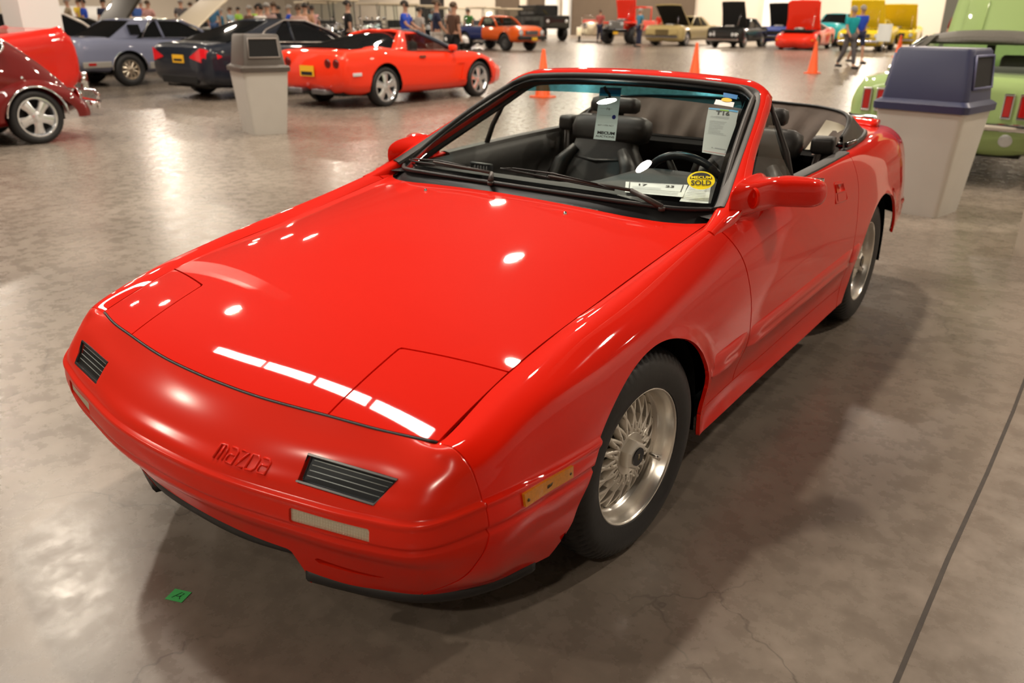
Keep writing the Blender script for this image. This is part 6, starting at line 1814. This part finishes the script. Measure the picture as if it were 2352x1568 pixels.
# red off-road car
e = empty('red_offroad_car', (-24.6, 48.3, 0), 0, 'red open off-road car with big black tyres and a raised red bonnet', 'car'); e.scale = (1.12,) * 3
bx(e, 'body', FR, ((0, .4, .98), (1.50, 2.9, .55), dict(bev=.06)), ((0, -1.4, 1.0), (1.0, 1.0, .45), dict(bev=.05)))
bx(e, 'front_fender', FR, ((-.72, -1.35, 1.12), (.42, .95, .10), dict(bev=.04))); bx(e, 'front_fender', FR, ((.72, -1.35, 1.12), (.42, .95, .10), dict(bev=.04)))
bx(e, 'grille', mat('grille_chrome', (.4, .4, .4), .25, .8), ((0, -1.92, 1.02), (.95, .05, .42), dict(bev=.02))); bx(e, 'front_bumper', BLKG, ((0, -2.05, .72), (1.5, .16, .18), dict(bev=.03)))
for s in (1, -1):
    lampround(e, 'headlamp', CLENS, s * .36, -1.95, 1.06, .10); bgwheel(e, s * .98, -1.35, .48, .24, .32, '5', s); bgwheel(e, s * .98, 1.25, .48, .24, .32, '5', s)
hood_up(e, FR, -1.85, -.75, .55, 1.25, radians(80), FR, front_taper=1.15)
for yy, nm in ((-.55, 'windscreen_frame'), (.9, 'roll_bar')):
    mb = MB(); mb.tube([(-.68, yy, 1.2), (-.66, yy + .05, 1.95), (.66, yy + .05, 1.95), (.68, yy, 1.2)], .045, 8); mb.build(nm, FR, e)
for s in (1, -1): mb = MB(); mb.tube([(s * .66, -.5, 1.95), (s * .66, .95, 1.95)], .04, 8); mb.build('roof_rail', FR, e)
bx(e, 'licence_plate', PLY, ((.1, -2.14, .60), (.3, .02, .14)))
# cream vintage roadster
CRM = paint('cream_paint', (.85, .76, .55), .4)
e = empty('vintage_roadster', (-29.3, 51.0, 0), .55, 'cream vintage roadster with red wire wheels and side-mounted spare', 'car'); e.scale = (1.12,) * 3
st = [(-2.0, .30, .45, .80, .98), (-1.9, .36, .42, .85, 1.02), (-.8, .48, .42, .95, 1.10), (.0, .62, .42, .98, 1.12), (.5, .66, .42, .85, .92), (1.4, .66, .45, .90, 1.0), (1.9, .50, .5, .7, .8)]
V, F = body_loft(st, ()); mk('body', V, F, CRM, e)
RW = mat('red_wheel', (.6, .05, .03), .4)
for s in (1, -1):
    for ya in (-1.45, 1.25):
        bgwheel(e, s * .78, ya, .38, .26, .13, '10', s, RW)
        V = [(s * (.62 + .28 * q), ya + .46 * cos(a) * 1.05, .36 + .46 * sin(a)) for a in np.linspace(.0, pi, 14) for q in (0, .5, 1)]
        mb = MB(); mb.add(V, grid_faces(14, 3)); mb.build('wing', CRM, e)
    mb = MB(); mb.box((s * .78, -.1, .40), (.26, 1.9, .05)); mb.build('running_board', CRM, e)
    lampround(e, 'headlamp', CHROME, s * .42, -2.05, .92, .14)
bgwheel(e, .70, -.55, .34, .23, .13, '10', 1, RW).location.z = .78
bx(e, 'seat', mat('red_seat', (.55, .05, .03), .5), ((0, .75, 1.05), (1.1, .2, .45), dict(bev=.08)))
mb = MB(); mb.tube([(-.6, .1, 1.1), (-.58, .25, 1.5), (.58, .25, 1.5), (.6, .1, 1.1)], .02, 6); mb.build('windscreen_frame', CHROME, e)
# two-tone orange and blue car
OR_ = paint('orange_paint', (.90, .13, .01), .4); NB_ = paint('navy_paint', (.015, .03, .16), .4)
st = [(-2.15, .76, .50, .78, .84), (-2.05, .82, .44, .84, .92), (-1.2, .84, .42, .90, .98), (-.3, .84, .42, .92, 1.0), (.15, .84, .42, .92, .98)]
ute = make_car('two_tone_car', (-23.95, 33.0), 1.38, 'raised two-tone car, orange front half and navy blue rear half, on black tyres', 'car', st, (-1.32,), OR_, dict(wb=.72, wr=.56, ya=-.75, yb=.50, za=1.0, zb=1.0, yc=-.25, yd=.40, zr=1.42, cb=.10, cr=.08), R=.36, rr=.16, rm=mat('steel_wheel', (.12, .12, .12), .4, .6), scale=1.12, glass=GLASSD2)
st = [(.15, .84, .42, .92, .98), (1.0, .84, .42, .92, .98), (1.8, .83, .44, .90, .95), (2.10, .80, .50, .84, .88)]
V, F = body_loft(st, (1.32,), .41, .36); mk('rear_body', V, F, NB_, ute)
for s in (1, -1):
    bgwheel(ute, s * .81, 1.32, .36, .16, .2, 'disc', s, mat('steel_wheel', (.12, .12, .12), .4, .6)); lampround(ute, 'headlamp', CLENS, s * .62, -2.16, .74, .11)
bx(ute, 'underbody', CAVITY, ((0, 1.1, .52), (1.1, 1.9, .2))); bx(ute, 'front_bumper', BLK, ((0, -2.22, .54), (1.66, .14, .16), dict(bev=.04))); bx(ute, 'grille', mat('grille_grey', (.15, .15, .16), .3, .6), ((0, -2.16, .74), (.72, .05, .16))); bx(ute, 'licence_plate', PLY, ((.05, -2.30, .50), (.32, .02, .13)))
bx(ute, 'corner_lamp', mat('orange_lens', (.8, .25, .02), .2), ((.80, 2.02, .70), (.06, .12, .10)))
# black off-road car with a raised spare, open dark jeep
e = empty('black_offroad_car', (-33.2, 50.5, 0), 1.1, 'black boxy off-road car with a rear-mounted spare wheel', 'car'); e.scale = (1.25,) * 3
bx(e, 'body', paint('black_paint', (.01, .01, .01)), ((0, 0, 1.0), (1.7, 3.6, .70), dict(bev=.08))); bx(e, 'cab', paint('black_paint', (.01, .01, .01)), ((0, .5, 1.60), (1.5, 2.3, .58), dict(bev=.10)))
bx(e, 'windscreen', DGLASS, ((0, -.67, 1.6), (1.3, .02, .42))); bx(e, 'side_window', DGLASS, ((.756, .45, 1.62), (.01, 1.7, .36))); bx(e, 'side_window', DGLASS, ((-.756, .45, 1.62), (.01, 1.7, .36)))
for s in (1, -1):
    for ya in (-1.2, 1.2): bgwheel(e, s * .85, ya, .42, .22, .26, '5', s)
    lampround(e, 'headlamp', CLENS, s * .6, -1.82, 1.05, .09)
# golf carts
def golf_cart(x, y, rz, label, roofc, first=[None]):
    e = empty('golf_cart', (x, y, 0), rz, label, 'golf cart', 'golf carts along the far side'); e.scale = (1.12,) * 3
    if first[0] is None:
        parts = []
        parts += [bx(e, 'cart_body', mat('beige_plastic', (.50, .43, .33), .4), ((0, -.85, .62), (1.15, .55, .50), dict(bev=.12)))]
        parts += [bx(e, 'cart_floor', BLK, ((0, 0, .36), (1.15, 2.2, .10), dict(bev=.03)))]
        parts += [bx(e, 'rear_cowl', mat('beige_plastic', (.50, .43, .33), .4), ((0, .80, .56), (1.15, .60, .46), dict(bev=.10)))]
        parts += [bx(e, 'cart_seat', BLK, ((0, .30, .74), (1.05, .48, .14), dict(bev=.05)))]; parts += [bx(e, 'seat_backrest', BLK, ((0, .55, 1.0), (1.05, .10, .38), dict(bev=.04, rx=-.15)))]
        parts += [bx(e, 'cart_roof', roofc, ((0, .05, 1.86), (1.25, 1.75, .09), dict(bev=.04)))]
        for sx in (-1, 1):
            for (y0, y1) in ((-.70, -.55), (.75, .70)):
                mb = MB(); mb.tube([(sx * .52, y0, .65), (sx * .55, y1, 1.84)], .022, 6); parts.append(mb.build('roof_post', BLK, e))
        mb = MB(); mb.add([(-.5, -.71, .80), (.5, -.71, .80), (.52, -.58, 1.80), (-.52, -.58, 1.80)], [(0, 1, 2, 3)]); parts.append(mb.build('cart_windscreen', GLASS, e, smooth=False))
        for sx in (-1, 1):
            for ya in (-.85, .85): parts.append(bgwheel(e, sx * .56, ya, .23, .13, .16, 'disc', sx))
        first[0] = parts
    else:
        for p in first[0]:
            c = p.copy(); c.parent = e; COL.objects.link(c)
            for ch in p.children:
                d = ch.copy(); d.parent = c; COL.objects.link(d)
    return e
CR_ = mat('cream_canopy', (.68, .58, .42), .5)
CTS = [(960, 50, 'golf cart with cream roof right behind the person in navy and white'), (1003, 55.5, 'golf cart with cream roof, second from the left of the row'), (1036, 61, 'golf cart with cream roof, third from the left of the row'), (1105, 56, 'golf cart with cream roof behind the tail of the two-tone car'), (1160, 62, 'golf cart with cream roof above the cab of the two-tone car'), (915, 46, 'golf cart with cream roof near the person in bright blue'), (757, 36, 'golf cart with cream roof above the bonnet of the blue-black saloon'), (720, 42, 'golf cart with cream roof above the roof of the blue-black saloon'), (865, 44, 'golf cart with cream roof between the black and blue shirts')]
for px, D, lb in CTS:
    x, y = pol(px, D); golf_cart(x, y, 1.2 + rnd.uniform(-.3, .3), lb, CR_)
# small white buggy
x, y = pol(1010, 42)
e = empty('white_buggy', (x, y, 0), 1.3, 'small low white buggy on the floor left of the two-tone car', 'car')
bx(e, 'buggy_body', mat('white_shell', (.75, .72, .70), .3, 0, 1), ((0, 0, .48), (1.2, 2.3, .34), dict(bev=.15)))
for s in (1, -1):
    for ya in (-.8, .8):
        bgwheel(e, s * .60, ya, .27, .14, .16, 'disc', s)
        mb = MB(); mb.add([(s * (.44 + .26 * q), ya + .42 * cos(a), .34 + .36 * sin(a)) for a in np.linspace(0, pi, 10) for q in (0, 1)], grid_faces(10, 2)); mb.build('buggy_wing', mat('white_shell', (.75, .72, .70)), e)
# motorcycles in the far middle
def motorbike(x, y, rz, label, tank, first=[None]):
    e = empty('motorcycle', (x, y, 0), rz, label, 'motorcycle', 'motorcycles parked in a row'); e.scale = (1.1,) * 3
    if first[0] is None:
        P = []
        for ya in (-.75, .75):
            M = Matrix.Translation((0, ya, .33)) @ Matrix.Rotation(pi / 2, 4, 'Y')
            mb = MB(); mb.lathe([(.22, -.05), (.31, -.06), (.33, 0), (.31, .06), (.22, .05)], 28, M); w = mb.build('wheel', TYRE, e); P.append(w)
            mb = MB(); mb.lathe([(.225, -.03), (.20, 0), (.225, .03)], 28, M)
            for k in range(10):
                a = 2 * pi * k / 10; mb.tube([M @ Vector((.03 * cos(a), .03 * sin(a), 0)), M @ Vector((.21 * cos(a), .21 * sin(a), 0))], .006, 4)
            mb.build('wheel_rim', CHROME, w)
        mb = MB(); mb.box((0, -.12, .86), (.26, .55, .22), bev=.10); P.append(mb.build('tank', tank, e))
        mb = MB(); mb.box((0, .38, .78), (.24, .50, .10), bev=.05); P.append(mb.build('saddle', BLK, e))
        mb = MB(); mb.box((0, 0, .45), (.26, .42, .36), bev=.08); mb.lathe([(.0001, .16), (.10, .16), (.11, -.16), (.0001, -.16)], 16, Matrix.Translation((0, 0, .55)) @ Matrix.Rotation(pi / 2, 4, 'Y')); P.append(mb.build('engine', CHROME, e))
        for s in (-1, 1):
            mb = MB(); mb.tube([(s * .10, -.75, .33), (s * .10, -.42, 1.05)], .025, 6); P.append(mb.build('fork', CHROME, e))
            mb = MB(); mb.tube([(s * .12, 0, .35), (s * .18, .4, .30), (s * .19, .95, .32)], .035, 8); P.append(mb.build('exhaust', CHROME, e))
            mb = MB(); mb.lathe([(.0001, .02), (.05, .015), (.055, -.02)], 12, Matrix.Translation((s * .40, -.35, 1.28)) @ Matrix.Rotation(pi / 2, 4, 'X')); P.append(mb.build('mirror', CHROME, e))
        mb = MB(); mb.tube([(-.40, -.22, 1.10), (-.2, -.40, 1.12), (.2, -.40, 1.12), (.40, -.22, 1.10)], .015, 6); P.append(mb.build('handlebar', CHROME, e))
        P.append(lampround(e, 'headlamp', CLENS, 0, -.56, .98, .10)); first[0] = P
    else:
        for p in first[0]:
            c = p.copy(); c.parent = e; COL.objects.link(c)
            for ch in p.children:
                d = ch.copy(); d.parent = c; COL.objects.link(d)
bks = [(765, 29), (792, 33), (842, 26), (858, 30), (880, 35), (893, 28), (975, 30), (990, 36), (1026, 51), (1040, 47), (1066, 50), (1088, 45), (1120, 50)]
nms = ['left of the black-shirted person, outermost', 'left of the black-shirted person, inner one', 'right behind the black-shirted person', 'next to the black-shirted person', 'between the black and blue shirts, back one', 'between the black and blue shirts, front one', 'right of the person in white trousers', 'above the white buggy', 'above the white buggy, right side', 'left of the two-tone car, back one', 'left of the two-tone car, middle one', 'left of the two-tone car, nearest', 'just behind the tail of the two-tone car']
for (px, D), nm in zip(bks, nms):
    x, y = pol(px, D); motorbike(x, y, rnd.uniform(-.8, .6), 'dark chromed motorcycle ' + nm, BLKG)
# white car and raised bonnets at the far left
WP = paint('white_paint', (.72, .66, .60), .4)
wc = make_car('white_car', (-20.2, 9.6), pi, 'white car behind the orange-red classic, left of the blue-grey coupe', 'car', [(a, b, c, d + .02, e_ + .04) for a, b, c, d, e_ in SED], (-1.4, 1.4), WP, dict(SG, zr=1.52, cb=.5, ya=-.8, yb=1.8), R=.34, rr=.2)
dkc = make_car('brown_car', (-22.6, 11.4), pi, 'dark brown car with its bonnet raised above the white car', 'car', SED, (-1.4, 1.4), paint('brown_black_paint', (.035, .028, .02), .4), SG, R=.33, rr=.2); hood_up(dkc, paint('brown_black_paint', (.035, .028, .02)), -2.3, -.8, .80, .98, radians(48), CAVITY)
crm = make_car('cream_car', (-25.2, 15.6), pi, 'cream car with its broad pale bonnet raised above the blue-grey coupe', 'car', [(a * 1.08, b * 1.05, c, d, e_) for a, b, c, d, e_ in SED], (-1.5, 1.5), paint('pale_cream_paint', (.80, .70, .54), .4), SG, R=.34, rr=.2); hood_up(crm, paint('pale_cream_paint', (.80, .70, .54)), -2.5, -.7, .92, 1.0, radians(34), None)
